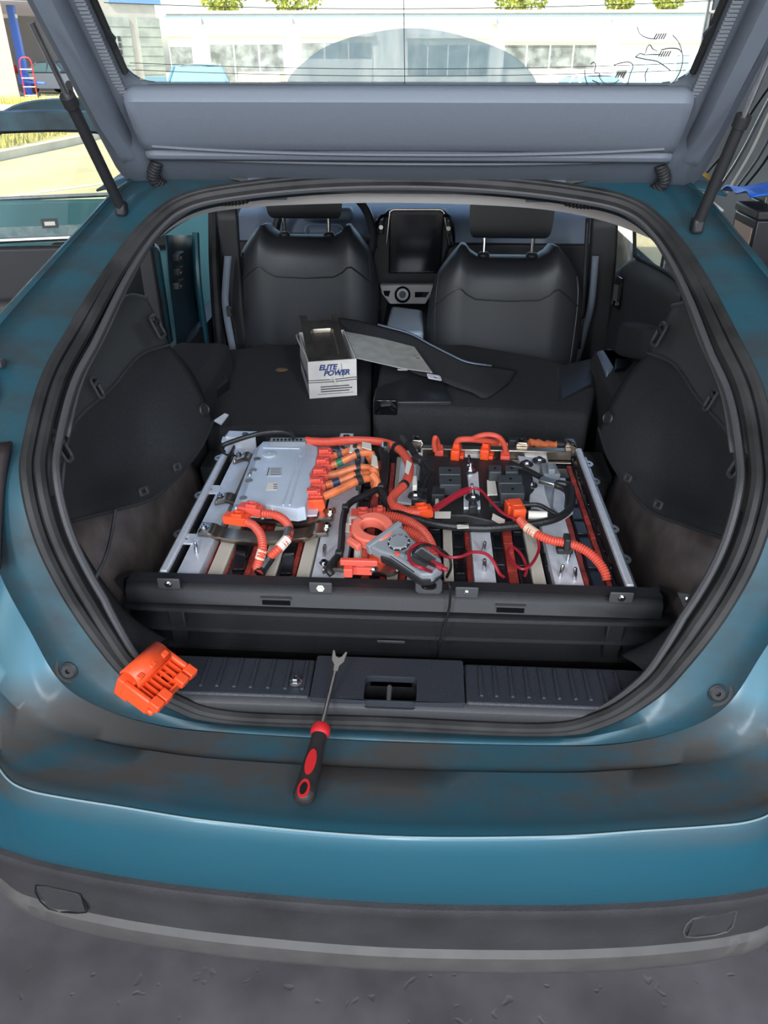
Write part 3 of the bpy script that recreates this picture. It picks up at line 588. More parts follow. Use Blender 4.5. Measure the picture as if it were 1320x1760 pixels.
# --- front seats
def front_seat(cx, y0, zsh, lab):
    def top(s):
        a = abs(s)
        pts = [(0, .0), (.40, .0), (.48, .004), (.57, .036), (.64, .038), (.77, .004), (.90, -.036), (.96, -.06), (1.0, -.10)]
        for (a0, z0), (a1, z1) in zip(pts, pts[1:]):
            if a0 <= a <= a1: return zsh + z0 + (z1 - z0) * (a - a0) / (a1 - a0)
        return zsh
    S = [-1, -.985, -.95, -.9, -.84, -.77, -.70, -.64, -.58, -.52, -.4, -.2, 0, .2, .4, .52, .58, .64, .70, .77, .84, .9, .95, .985, 1]
    T = [0, .12, .25, .4, .55, .68, .8, .88, .94, .975, 1.0]
    def wd(t): return .225 + .030 * math.sin(min(1, t / .75) * math.pi / 2) - .014 * max(0, (t - .8) / .2) ** 2
    zb = .50
    def yb(s, t): return y0 - .055 * (1 - abs(s) ** 5) ** .5 * (1 - max(0, (t - .86) / .14) ** 3 * .75) - .10 * (1 - t) * .7
    back = [[V((cx + s * wd(t), yb(s, t), zb + t * (top(s) - zb))) for s in S] for t in T]
    front = [[V((cx + s * wd(t) * .97, y0 + .10 - .07 * (1 - t), zb + t * (top(s) - .012 - zb))) for s in S] for t in T[::-1]]
    seat = MB().grid(back + front).build('bucket_seat', M_LEATH, car, angle=70)
    def line(f, r=.0025, nm='seam'):
        MB().tube([V((cx + s * wd(f(s)), yb(s, f(s)) - .002, zb + f(s) * (top(s) - zb))) for s in S[1:-1]], r, 5).build(nm, M_LEATH, seat)
    line(lambda s: .80 - .02 * (1 - abs(s)), .003); line(lambda s: .38 - .05 * abs(s) ** 1 + .03 * (abs(s) > .8), .0035)
    for sx in (-1, 1): MB().tube([V((cx + sx * .90 * wd(t), yb(.90, t) - .002, zb + t * (top(.9) - zb))) for t in (.3, .5, .7, .8, .9, .97)], .0025, 5).build('seam', M_LEATH, seat)
    hz = zsh + .052
    hr = [[V((cx + x * k, y0 + .055 + dy, hz + z)) for x in (-.128, -.124, -.105, 0, .105, .124, .128)] for k, dy, z in ((.80, -.02, .0), (.92, -.046, .008), (1, -.056, .03), (1.03, -.056, .09), (1.0, -.05, .15), (.9, -.03, .185), (.85, .02, .19), (.95, .045, .12), (.95, .045, .05), (.80, .02, .0), (.80, -.02, .0))]
    MB().grid(surf(hr, 3, 3)).build('headrest', M_LEATH, seat, angle=70)
    for sx in (-1, 1):
        x = cx + sx * .078
        MB().tube([(x, y0 + .03, zsh - .03), (x, y0 + .035, hz + .02)], .0065, 10).build('headrest_post', M_CHROME, seat)
        MB().lathe([(.019, -.004), (.019, .006), (.013, .012), (.008, .012)], (x, y0 + .03, zsh - .002), (0, 0, 1), 16).build('post_collar', M_BLACK, seat)
front_seat(P(525, 420, y=2.75).x, 2.76, P(525, 404, y=2.78).z, '')
front_seat(P(873, 460, y=2.55).x, 2.56, P(873, 440, y=2.58).z, '')
# --- dashboard, screen, wheel, console
ds = [[V((X0 + x, y, z)) for x in (-.70, -.4, 0, .4, .70)] for y, z in ((3.12, .70), (3.10, .90), (3.13, 1.03), (3.22, 1.075), (3.45, 1.085), (3.8, 1.07), (4.15, 1.02))]
dash = MB().grid(surf(ds, 3, 4)).build('dashboard', M_DASH, car, solid=.01)
MB().bx(X0 - .70, X0 + .70, 3.085, 3.11, .55, .985).build('fascia', M_BLACK, dash, bevel=.01)
def ppoly(px, y, d, name, m, parent, **k): return MB().prism([P(*q, y=y) for q in px], (0, d, 0)).build(name, m, parent, **k)
ppoly([(645, 500), (748, 500), (775, 420), (768, 362), (664, 362), (636, 425)], 3.06, .08, 'centre_stack', M_BLACK, car, bevel=.012)
scr = ppoly([(668, 470), (757, 470), (763, 366), (757, 361), (676, 361), (670, 366)], 3.035, .03, 'touch_screen', M_GLOSS, car, bevel=.004)
ppoly([(679, 466), (747, 466), (750, 369), (683, 369)], 3.033, .002, 'display', M_SCREEN, scr)
MB().tube([P(*q, y=3.033) for q in ((664, 420), (670, 364), (676, 360), (757, 360), (763, 365), (772, 425))], .0035, 6).build('screen_bezel', M_CHROME, scr, label='thin bright bezel')
for pts, c in ((((648, 425), (640, 415), (650, 378), (662, 370), (666, 372)), (655, 390)), (((772, 425), (780, 415), (776, 380), (768, 370), (763, 372)), (771, 392))):
    MB().tube(spline([P(*q, y=3.03) for q in pts], 4), .006, 8).build('vent_surround', M_GLOSS, dash); MB().box(P(*c, y=3.04), (.022, .02, .05)).build('air_vent', M_BLACK, dash, bevel=.004); MB().lathe([(.008, 0), (.008, .01)], P(*c, y=3.02), (0, -1, 0), 10).build('vent_knob', M_STEEL, dash)
pn = ppoly([(653, 490), (746, 490), (745, 500), (731, 523), (670, 523), (656, 505)], 2.93, .03, 'climate_panel', M_WHITEP, car, bevel=.004, label='pale panel with round control below the screen')
MB().lathe([(.030, 0), (.030, .012), (.024, .016), (.022, .010), (0, .010)], P(692, 506, y=2.928), (0, -1, .2), 24).build('round_control', M_GLOSS, pn)
MB().lathe([(.013, .012), (.012, .02), (0, .02)], P(692, 506, y=2.928), (0, -1, .2), 16).build('control_button', M_TRIM, pn)
ppoly([(659, 500), (671, 500), (668, 510), (661, 508)], 2.926, .006, 'switch', M_GLOSS, pn); ppoly([(713, 502), (738, 502), (732, 511), (713, 511)], 2.926, .006, 'switch', M_GLOSS, pn)
ar = [P(661, 570, z=.82), P(728, 570, z=.82), P(727, 532, z=.82), P(672, 525, z=.82)]
MB().prism(ar, (0, 0, -.06)).build('armrest', M_ARM, car, bevel=.012, seg=3)
MB().bx(-.09, .10, 2.40, 3.1, .42, .765).build('console', M_BLACK, car, bevel=.02)
wc = V((P(556, 385, y=3.0).x, 3.0, 1.02))
wr = [wc + V((.185 * math.cos(k * math.pi / 24), .07 * math.sin(k * math.pi / 24) * 1.0, .185 * math.sin(k * math.pi / 24) * .93)) for k in range(48)]
sw = MB().tube(wr, .0155, 10, True).build('steering_wheel', M_LEATH, car)
MB().box(wc + V((0, .01, -.01)), (.15, .05, .11)).build('wheel_hub', M_DASH, sw, bevel=.03, seg=3)
MB().tube([wc + V((-.18, 0, 0)), wc + V((.18, 0, 0))], .014, 8).build('wheel_spoke', M_TRIM, sw)
MB().tube([wc, wc + V((0, .25, -.08))], .04, 12).build('steering_column', M_BLACK, sw)
MB().box(wc + V((.0, .14, .06)), (.20, .08, .05)).build('instrument_hood', M_DASH, dash, bevel=.02, seg=3)

# --- pillars, belts and doors of the cabin sides
MB().bx(-.76, -.70, 1.75, 3.3, .36, .80).build('sill_panel', M_BLACK, car); MB().bx(.735, .80, 1.75, 3.6, .36, .86).build('sill_panel', M_BLACK, car)
MB().grid([[V((.86, y, z)) for y in (1.9, 2.4, 3.0, 3.62)] for z in (.34, .62, .98)]).build('door_skin', M_PAINT, car, solid=.004)
MB().bx(-.70, -.52, 1.84, 2.25, .50, .86).build('seat_side', M_CLOTH, car, bevel=.03); MB().bx(.56, .735, 1.84, 2.25, .50, .86).build('seat_side', M_CLOTH, car, bevel=.03)
# driver side: body-coloured door jamb, black seal, pillar trim
jm = [[P(u, v, x=x) for u, v in ((u0, 404), (u0 + 4, 480), (u0 + 14, 560), (u0 + 22, 640))] for u0, x in ((285, -.72), (300, -.72), (318, -.74), (330, -.735))]
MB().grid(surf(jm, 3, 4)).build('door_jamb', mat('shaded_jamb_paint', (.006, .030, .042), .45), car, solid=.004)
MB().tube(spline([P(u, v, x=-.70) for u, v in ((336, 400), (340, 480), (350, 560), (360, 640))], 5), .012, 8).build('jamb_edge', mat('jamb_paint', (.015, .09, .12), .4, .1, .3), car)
for v, w in ((440, .05), (465, .04), (488, .055)): MB().box(P(305, v, x=-.71), (.03, w, .02)).bolt(P(308, v + 4, x=-.69), .006, .01, ax=(1, 0, 0)).build('door_catch', M_BLACK, car, bevel=.003)
for u0, r, m in ((366, .017, M_RUBBER), (378, .020, M_BLACK)):
    MB().tube(spline([P(u, v, x=-.66) for u, v in ((u0, 360), (u0 + 1, 450), (u0 + 6, 540), (u0 + 12, 610))], 5), r, 8).build('door_seal', m, car)
bpil = [[P(u, v, y=2.70) for u, v in ((u0, 355), (u0 + 4, 430), (u0 + 10, 520), (u0 + 20, 620))] for u0 in (372, 390, 408)]
MB().grid(surf(bpil, 3, 4)).build('centre_pillar', M_BLACK, car, solid=.02)
belt = [P(u, v, y=2.62) for u, v in ((392, 440), (388, 490), (388, 530), (402, 610))]
MB().grid([[p + V((-.012, 0, 0)) for p in spline(belt, 4)], [p + V((.012, 0, 0)) for p in spline(belt, 4)]]).build('seat_belt', M_BELT, car, solid=.002)
bk = P(395, 535, y=2.59); MB().box(bk, (.02, .012, .035)).build('belt_tongue', M_BLACK, car, bevel=.003); MB().tube([bk + V((-.006, -.008, .012)), bk + V((.004, -.008, .014)), bk + V((.012, -.008, -.022))], .0025, 6).build('belt_loop', M_CHROME, car)
# passenger side
bp2 = [[P(u, v, y=2.72) for u, v in ((u0, 365), (u0 - 4, 450), (u0 - 14, 550), (u0 - 24, 640))] for u0 in (1016, 1040, 1062)]
MB().grid(surf(bp2, 3, 4)).build('centre_pillar', M_BLACK, car, solid=.02)
b2 = [P(u, v, y=2.60) for u, v in ((1012, 375), (1008, 450), (1004, 520), (996, 600))]
MB().grid([[p + V((-.010, 0, 0)) for p in spline(b2, 4)], [p + V((.004, 0, 0)) for p in spline(b2, 4)]]).build('seat_belt', M_BLACK, car, solid=.002)
b3 = [P(u, v, y=2.66) for u, v in ((1024, 440), (1017, 520), (1005, 570), (990, 630))]
MB().grid([[p + V((-.012, 0, 0)) for p in spline(b3, 4)], [p + V((.010, 0, 0)) for p in spline(b3, 4)]]).build('seat_belt', M_BELT, car, solid=.002)
bk = P(998, 552, y=2.585); MB().box(bk, (.02, .012, .035)).build('belt_tongue', M_BLACK, car, bevel=.003); MB().tube([bk + V((.012, -.008, .02)), bk + V((0, -.008, .012)), bk + V((-.008, -.008, -.018))], .003, 6).build('belt_loop', M_CHROME, car)
XD = .735
dp = [[P(u, v, x=x) for u, v in r] for r, x in (([(1056, 470), (1090, 446), (1128, 460), (1160, 480), (1190, 506)], XD), ([(1040, 500), (1080, 480), (1120, 490), (1150, 510), (1180, 530)], XD - .02), ([(1035, 545), (1075, 535), (1110, 545), (1140, 560), (1165, 575)], XD - .015), ([(1025, 640), (1060, 640), (1090, 645), (1120, 650), (1145, 660)], XD - .03))]
door = MB().grid(surf(dp, 4, 4)).build('door_panel', M_TRIM, car, solid=.01)
c = P(1063, 503, x=XD - .03); F_, Rm = frame(c, (0, -1, .1), (-1, 0, 0))
MB().prism([F_(a_, b_) for a_, b_ in rrect(0, 0, .075, .10, .012)], (-.004, 0, 0)).build('handle_pocket', M_GLOSS, door); MB().tube([F_(-.03, -.034, .008), F_(0, -.042, .012), F_(.03, -.032, .008)], .006, 8).build('door_handle', M_CHROME, door); MB().box(F_(0, .0, .008), (.012, .05, .02), Rm).build('pull_lever', M_TRIM, door)
wd_ = [P(1090, 385, x=XD + .01), P(1092, 442, x=XD + .01), P(1150, 474, x=XD + .01), P(1185, 500, x=XD + .01), P(1210, 470, x=XD + .01), P(1130, 370, x=XD + .01)]
MB().prism(wd_, (.004, 0, 0)).build('door_window', M_TGLASS, door); MB().tube([P(1090, 375, x=XD - .005), P(1091, 440, x=XD - .005), P(1150, 470, x=XD - .005), P(1178, 494, x=XD - .005)], .006, 8).build('window_trim', M_RUBBER, door)
sb = MB().prism([P(1064, 552, x=.62), P(1108, 560, x=.62), P(1100, 620, x=.62), P(1052, 612, x=.62)], (.06, 0, 0)).build('seat_bolster', M_CLOTH, car, bevel=.02, seg=3)
MB().prism([P(1026, 602, z=.86), P(1048, 598, z=.86), P(1088, 615, z=.86), P(1044, 640, z=.86)], (0, 0, -.05)).build('sill_switch_plate', M_DASH, car, bevel=.008)
MB().prism([P(1058, 616, z=.875), P(1086, 618, z=.875), P(1074, 632, z=.875), P(1056, 634, z=.875)], (0, 0, -.01)).build('switch_pocket', M_GLOSS, car, bevel=.002)
# driver-side doors, both standing open
def open_door(hinge, ang, lab, rear=True):
    d = V((-math.sin(ang), -math.cos(ang), 0)); nrm = V((-math.cos(ang), math.sin(ang), 0)); h = V(hinge)
    def q(s, z, n=0): return h + d * s + V((0, 0, z)) + nrm * n
    zb_, zt_ = 1.085, 1.405
    dr = MB().prism([q(0, .34), q(.98, .40), q(1.02, .70), q(1.0, zb_), q(0, zb_ - .03)], nrm * .09).build('car_door', M_PAINT, car, bevel=.02, seg=3)
    MB().prism([q(.02, .38, -.02), q(.94, .44, -.02), q(.98, .72, -.02), q(.97, zb_ + .012, -.02), q(.02, zb_ - .015, -.02)], nrm * .03).build('inner_door_panel', M_BLACK if rear else mat('pale_teal_door', (.16, .42, .48), .4), dr, bevel=.012)
    MB().box(q(.5, .90, -.05), (.5, .07, .05), Matrix((d, nrm, V((0, 0, 1)))).transposed()).build('door_armrest', M_TRIM, dr, bevel=.02)
    MB().prism([q(.04, zb_ - .02, .035), q(.97, zb_, .035), q(.93, 1.25, .035), q(.80, zt_ - .02, .035), q(.08, zt_ + .005, .035)], nrm * .004).build('door_glass', M_TGLASS, dr)
    fr = MB(); path = spline([q(.02, zb_ - .02, .03), q(.04, 1.30, .03), q(.10, zt_ + .015, .03), q(.45, zt_ + .028, .03), q(.78, zt_ + .004, .03), q(.93, 1.27, .03), q(1.0, zb_, .03)], 6)
    fr.grid([[p + V((0, 0, a_)) + nrm * b_ for p in path] for a_, b_ in ((-.024, -.02), (.024, -.02), (.030, .0), (.024, .03), (-.024, .03), (-.024, -.02))]); fr.build('door_frame', M_PAINT, dr, angle=60)
    MB().tube([p + V((0, 0, -.026)) + nrm * .0 for p in path], .007, 6).build('frame_seal', M_RUBBER, dr)
    MB().tube([q(.0, zb_ + .006, .03), q(1.0, zb_ + .012, .03)], .009, 8).build('belt_moulding', M_STEEL, dr)
    if rear:
        g_ = q(.33, 1.14, .03); MB().box(g_, (.05, .002, .028), Matrix((d, nrm, V((0, 0, 1)))).transposed()).build('glass_sticker', M_TRIM, dr); 
        MB().box(g_ - nrm * .0015, (.032, .001, .012), Matrix((d, nrm, V((0, 0, 1)))).transposed()).build('sticker_mark', M_LABEL, dr)
        MB().prism([q(.04, zb_ - .01, .031), q(.97, zb_ + .01, .031), q(.955, zb_ + .075, .031), q(.5, zb_ + .05, .031), q(.04, zb_ + .045, .031)], nrm * .0015).build('glass_grime', film('grime', (.55, .58, .55), (.0, .55), 26), dr)
open_door((-.83, 2.62, 0), R_(72), 'r', True)
open_door((-.85, 3.62, 0), R_(68), 'f', False)
# ------------------------------------------------------------------ the battery pack
ZB = .80
bat = thing('battery_pack', 'silver framed traction battery with uncovered cables behind the black beam', 'battery', (X0, 1.4, .66))
def B(u, v, z=ZB): return P(u, v, z=z)
xl0, xl1 = B(271, 985).x, B(294, 985).x; xr0, xr1 = B(1060, 1003).x, B(1090, 1003).x; y0, y1 = 1.122, 1.675
MB().bx(xl0, xr1, y0, y1, .655, .67).build('tray', M_MOD, bat)
for x0, x1, sx, nm in ((xl0, xl1, -1, 'side_rail'), (xr0, xr1, 1, 'side_rail')):
    xo = x0 if sx < 0 else x1; xi = x1 if sx < 0 else x0
    rl = MB().bx(xo - sx * .014, xo, y0, y1, .788, .80).bx(xo - sx * .006, xo, y0, y1, .67, .793).build(nm, M_ALU, bat, bevel=.004, seg=3); MB().bx(xo - sx * .016, xo - sx * .0065, y0 + .003, y1 - .003, .672, .787).build('rail_web', M_BLACK, rl)
    MB().bx(xo, xo + sx * .014, y0, y1, .772, .776).build('rail_flange', M_BRONZE, rl)
    for q in (((283, 918), (330, 852), (356, 788)) if sx < 0 else ((1090, 963), (1066, 911), (1030, 829), (1019, 799))):
        c = B(*q, .774); c.x = xo + sx * .014; F_, _ = frame(c, (sx, 0, 0))
        tb_ = MB().ring([F_(*q) for q in [(-.012 + .022 * math.cos(a), .022 * math.sin(a) * (1.3 if math.cos(a) < 0 else .9)) for a in [R_(k * 20) for k in range(18)]]], [F_(.004 * math.cos(R_(k * 20)), .004 * math.sin(R_(k * 20))) for k in range(18)], (0, 0, .003))
        tb_.build('rail_tab', M_BRONZE, rl)
# bars, spacers, insulator strips and modules, all running front to back
def strip(u0, u1, kind, ya=None, yb=None, z=None):
    zt = {'bar': .788, 'cream': .776, 'red': .764, 'mod': .766, 'gap': .70}[kind] if z is None else z
    a, b = B(u0, 985, zt).x, B(u1, 985, zt).x; ya = y0 + .004 if ya is None else ya; yb = y1 - .02 if yb is None else yb
    if kind == 'bar':
        o = MB().bx(a, b, ya, yb, zt - .004, zt).bx(a, a + .002, ya, yb, zt - .03, zt).bx(b - .002, b, ya, yb, zt - .03, zt).build('cross_bar', M_ALU, bat, bevel=.0012); return o
    if kind == 'cream': return MB().bx(a, b, ya, yb, zt - .06, zt).build('spacer', M_CREAM, bat, bevel=.003)
    if kind == 'mod':
        o = MB().bx(a, b, ya, yb, .67, zt).build('battery_module', M_MOD, bat, bevel=.004)
        for k in range(9):
            yy = ya + .03 + k * .06
            MB().bx(a + .002, b - .002, yy, yy + .045, zt, zt + .003 + .002 * (k % 2)).build('cell_cover', M_MOD, o, bevel=.0015)
        return o
    o = MB().bx(a, b, ya, yb, .68, zt - .006)
    yy = ya
    while yy < yb - .01:
        L = .018 + .014 * random.random(); o.bx(a + random.random() * .002, b - random.random() * .002, yy, min(yy + L, yb), zt - .006, zt - .002 * random.random()); yy += L + .003
    return o.build('insulator_strip', M_DRED, bat)
for u0, u1, k in ((304, 342, 'bar'), (343, 355, 'red'), (356, 382, 'cream'), (383, 391, 'red'), (391, 418, 'mod'), (418, 430, 'red'), (430, 444, 'red'), (446, 474, 'cream'), (474, 498, 'mod'), (498, 508, 'red'), (510, 533, 'cream'), (537, 593, 'bar'),
                  (600, 620, 'mod'), (620, 636, 'red'), (637, 653, 'mod'), (653, 663, 'red'), (665, 684, 'cream'), (686, 698, 'red'), (700, 722, 'bar'), (724, 736, 'red'), (737, 760, 'mod'), (763, 780, 'cream'), (780, 802, 'mod'), (803, 812, 'red'), (815, 851, 'bar'),
                  (852, 872, 'mod'), (873, 891, 'red'), (892, 912, 'mod'), (914, 936, 'cream'), (938, 947, 'mod'), (950, 998, 'bar'), (999, 1009, 'red'), (1010, 1034, 'mod'), (1035, 1046, 'red'), (1047, 1058, 'mod')): strip(u0, u1, k)
# dark tape patches on the modules
for u0, u1, v0, v1 in ((398, 420, 935, 978), (480, 502, 950, 985), (782, 800, 945, 985)):
    MB().prism([B(u0, v1, .775), B(u1, v1, .775), B(u1 + 4, v0, .775), B(u0 + 8, v0, .775)], (0, 0, -.006)).build('module_tape', M_GLOSS, bat, bevel=.001)
# studs standing on the bars
for u, v in ((338, 945), (557, 950), (830, 945), (833, 975), (976, 958), (963, 985), (988, 990)):
    p = B(u, v + 6, .788); MB().lathe([(.0036, 0), (.0036, .024), (.0026, .026), (0, .026)], p, (random.uniform(-.1, .1), 0, 1), 8).build('stud', M_BOLT, bat)
for (u, v) in ((320, 928), (362, 843)):
    c = B(u + 4, v, .7875); F_, _ = frame(c, (1, 0, 0)); MB().ring([F_(x, y) for x, y in rrect(0, 0, .032, .034, .008)], [F_(x, y) for x, y in rrect(-.004, 0, .007, .011, .003)], (0, 0, .004)).build('bar_tab', M_ALU, bat)
# back rail with its upright tabs
ybk = y1
MB().bx(B(722, 780).x, xr0 + .006, ybk - .022, ybk, .776, .80).bx(B(722, 780).x, xr0 + .006, ybk - .03, ybk - .02, .770, .775).build('back_rail', M_BRONZE, bat, bevel=.003)
MB().bx(xl1 - .01, B(560, 780).x, ybk - .02, ybk, .76, .78).build('back_rail', M_ALU, bat, bevel=.003)
for u0, u1, vt, vb, nm in ((386, 438, 740, 768, 0), (582, 606, 744, 790, 0), (709, 726, 747, 775, 1), (890, 908, 751, 780, 1), (975, 992, 753, 782, 1)):
    zt = P((u0 + u1) / 2, vt + 6, y=ybk + .015).z
    a, b = P(u0, vt, y=ybk).x, P(u1, vt, y=ybk).x; fl = .012 if nm else .0
    br = MB().prism([V((a - fl, ybk, .776)), V((b + fl, ybk, .776)), V((b + fl * .3, ybk, .80)), V((b, ybk, zt)), V((a, ybk, zt)), V((a - fl * .3, ybk, .80))], (0, .004, 0)).bx(a, b, ybk, ybk + .034, zt - .004, zt).build('mount_bracket', M_BRONZE if nm else M_ALU, bat, bevel=.002)
    MB().lathe([(.008, 0), (.008, .001), (.0045, .0012), (.004, .0002), (0, .0002)], ((a + b) / 2 + (.008 if u1 - u0 > 40 else 0), ybk + .017, zt), (0, 0, 1), 14).build('bracket_hole', M_GLOSS, br)
c = B(396, 757, .80); F_, _ = frame(c, (1, .1, 0)); MB().ring([F_(x, y) for x, y in rrect(0, 0, .04, .03, .004)], [F_(x, y) for x, y in rrect(0, 0, .014, .009, .003)], (0, 0, .004)).build('corner_plate', M_ALU, bat)
# stamped arms and clamps
def arm(pts, w, nm='support_arm', m=M_BRONZE, th=.004, bolts=()):
    pts = spline(pts, 5); rows = []
    for i, p in enumerate(pts):
        rows.append([p + V((0, k * w / 2, z)) for k, z in ((-1, -.010), (-1, 0), (-.8, 0), (0, -.0015), (.8, 0), (1, 0), (1, -.010))])
    o = MB().grid(rows).build(nm, m, bat, solid=th, off=-1, bevel=0)
    for q in bolts: MB().bolt(V(q), .0058, .006, .006).build('arm_bolt', M_BOLT, o)
    return o
z1, z2 = .812, .793
arm([B(344, 906, z1), B(366, 908, z1), B(384, 915, z2), B(440, 922, z2), B(500, 918, z2), B(530, 914, z2), B(542, 908, z1), B(566, 906, z1)], .038, bolts=(B(351, 906, z1), B(562, 904, z1)))
arm([B(430, 885, .79), B(480, 890, .79), B(520, 893, .792), B(546, 884, z1), B(574, 880, z1)], .036, bolts=(B(568, 880, z1),))
for pts, bl in (([(372, 856), (392, 852), (404, 858), (404, 868)], (378, 852)), ([(404, 787), (424, 781), (434, 789), (433, 796)], (410, 780))):
    arm([B(u, v, .812 if i < 2 else .80) for i, (u, v) in enumerate(pts)], .03, 'clamp', M_BRONZE, bolts=(B(*bl, .812),))
arm([B(556, 768, .812), B(570, 770, .812), B(588, 774, .81)], .02, 'clamp', M_STEEL, bolts=(B(588, 772, .812),))
arm([B(556, 972, .805), B(578, 968, .805), B(600, 972, .795)], .026, 'clamp', M_BRONZE, bolts=(B(557, 968, .805), B(562, 974, .805)))
arm([B(640, 974, .80), B(668, 978, .79), B(684, 972, .80)], .024, 'clamp', M_STEEL, bolts=(B(638, 970, .80), B(684, 968, .80)))
# silver control unit
zl = .843; zf = .814
cu = MB().prism([B(*q, zf) for q in ((395, 888), (470, 892), (545, 888), (556, 845), (566, 768), (452, 762), (438, 775))], (0, 0, .004)).build('control_unit', M_CAST, bat, bevel=.001)
top = [B(*q, zl) for q in ((415, 862), (418, 855), (432, 815), (436, 800), (444, 772), (448, 764), (452, 759), (524, 758), (535, 764), (545, 768), (546, 776), (541, 800), (532, 815), (535, 826), (528, 858), (524, 871), (510, 874))]
bot = [p + (p - sum(top, V()) / len(top)).normalized() * .006 + V((0, 0, zf + .003 - zl)) for p in top]
lid = MB().grid([bot, [b.lerp(t, .92) for b, t in zip(bot, top)], top, [t + (sum(top, V()) / len(top) - t) * .04 + V((0, 0, .0015)) for t in top]], True)
lid.f.append(tuple(range(len(lid.v) - len(top), len(lid.v)))); lid = lid.build('unit_cover', M_CAST, cu, angle=25)
zt = zl + .0018
for a_, b_ in (((516, 772), (487, 868)), ((524, 774), (498, 868))): MB().tube([B(*a_, zt), B(*b_, zt)], .0022, 6).build('cover_rib', M_CAST, cu)
MB().tube([B(*q, zt) for q in ((452, 770), (515, 771), (520, 776), (516, 784))], .0016, 6).build('cover_rib', M_CAST, cu)
MB().lathe([(.016, 0), (.016, .002), (.013, .003), (.0015, .003), (.0015, .0045), (0, .0045)], B(463, 781, zt), (0, 0, 1), 24).build('vent_boss', M_CAST, cu)
for u, v in ((442, 789), (435, 808), (428, 826), (418, 856)): MB().lathe([(.008, 0), (.008, .0012), (0, .0012)], B(u, v, zt), (0, 0, 1), 12).build('cover_notch', M_BRONZE, cu)
for u, v in ((430, 817), (526, 826), (511, 880), (406, 873), (452, 890)): MB().bolt(B(u, v, zf + .004), .004, .006).build('unit_bolt', M_BOLT, cu)
lb = MB().prism([B(*q, zt) for q in ((461, 803), (486, 802), (484, 818), (457, 819))], (0, 0, .0004)).build('rating_label', mat('foil_label', (.66, .68, .72), .4, .3), cu)
ik = MB()
for k in range(5): ik.prism([B(*q, zt + .0006) for q in ((465, 805.0 + k * 2.6), (483, 804.4 + k * 2.6), (483, 805.2 + k * 2.6), (465, 805.8 + k * 2.6))], (0, 0, .0001))
ik.prism([B(*q, zt + .0006) for q in ((462, 804), (463.5, 804), (459.5, 818), (458, 818))], (0, 0, .0001)); ik.build('label_print', M_INK, cu)
MB().prism([B(*q, zt) for q in ((460, 830), (478, 829), (476, 842), (457, 843))], (0, 0, .0004)).build('code_label', M_LABEL, cu)
ik = MB()
for k in range(3): ik.prism([B(*q, zt + .0006) for q in ((470, 832.0 + k * 3.4), (476.5, 831.6 + k * 3.4), (476.3, 832.8 + k * 3.4), (469.8, 833.2 + k * 3.4))], (0, 0, .0001))
ik.build('label_print', M_INK, cu)
hb = MB().prism([B(*q, .852) for q in ((465, 752), (527, 752), (525, 760), (463, 760))], (0, 0, -.02)).build('header_connector', M_METER, cu, bevel=.001)
for k in range(8): MB().box(B(471 + k * 6.6, 756, .853), (.004, .007, .003)).build('header_pin', M_GLOSS, cu)
# --- five orange plugs with their cables
plugs = [(560, 787), (556, 804), (551, 821), (546, 838), (541, 858)]
ends = [(632, 772), (637, 778), (640, 805), (640, 815), (645, 820)]
bands = [M_INK, mat('green_band', (.02, .16, .07), .5), M_CABLE2, mat('navy_band', (.02, .03, .08), .5), M_CABLE2]
for i, ((u, v), e) in enumerate(zip(plugs, ends)):
    zc = .826; c = B(u, v, zc); F_, Rm = frame(c, (1, .12, 0))
    pg = MB().box(F_(0, 0, 0), (.034, .024, .026), Rm).box(F_(-.004, .003, .016), (.022, .016, .012), Rm).box(F_(-.020, 0, .004), (.010, .026, .018), Rm).box(F_(.010, 0, .017), (.006, .022, .006), Rm)
    for k in (-.008, 0, .008): pg.box(F_(k, -.0105, .008), (.0025, .004, .02), Rm)
    pg = pg.build('power_plug', M_RED, bat, bevel=.002, label='%s of the five orange plugs along the silver unit' % ('rearmost', 'second', 'middle', 'fourth', 'nearest')[i])
    MB().box(F_(.008, .002, .0225), (.008, .006, .004), Rm).build('plug_slot', M_DRED, pg)
    MB().box(F_(-.032, 0, -.004), (.016, .018, .010), Rm).build('plug_tab', M_ALU, pg)
    if i == 4: MB().prism([F_(-.022, -.016, .012), F_(.018, -.016, .012), F_(.022, -.016, -.006), F_(.006, -.016, -.028), F_(-.024, -.016, -.026)], Rm @ V((0, -.010, 0))).build('plug_guard', M_ORANGE, pg, bevel=.002)
    a = F_(.016, 0, .004); b = B(*e, .852 if i < 2 else .838)
    m1 = a.lerp(b, .3) + V((0, 0, .002)); m2 = a.lerp(b, .68) + V((.0, .004 - .006, .008)); path = spline([a, m1, m2, b], 8)
    cb_ = MB().tube(path, .0085, 10).build('power_cable', M_CABLE2, bat)
    MB().tube(path[4:9], .0089, 10).build('cable_band', bands[i], cb_)
    j = 15; MB().tube(path[j:j + 3], .0112, 12).build('cable_clip', M_BLACK, cb_); MB().box(path[j + 1] + V((0, .0, -.014)), (.012, .016, .014)).build('clip_foot', M_BLACK, cb_, bevel=.002)
bun = MB()
for i, pts in enumerate(([(632, 772), (634, 783), (640, 795), (644, 812)], [(637, 778), (642, 790), (646, 805), (646, 822)], [(640, 805), (646, 818), (643, 830), (648, 846)], [(640, 815), (648, 828), (646, 840), (652, 850)])):
    bun.tube(spline([B(u, v, .852 - .012 * k) for k, (u, v) in enumerate(pts)], 5), .0085, 10)
bun.build('cable_bundle', M_CABLE2, bat)
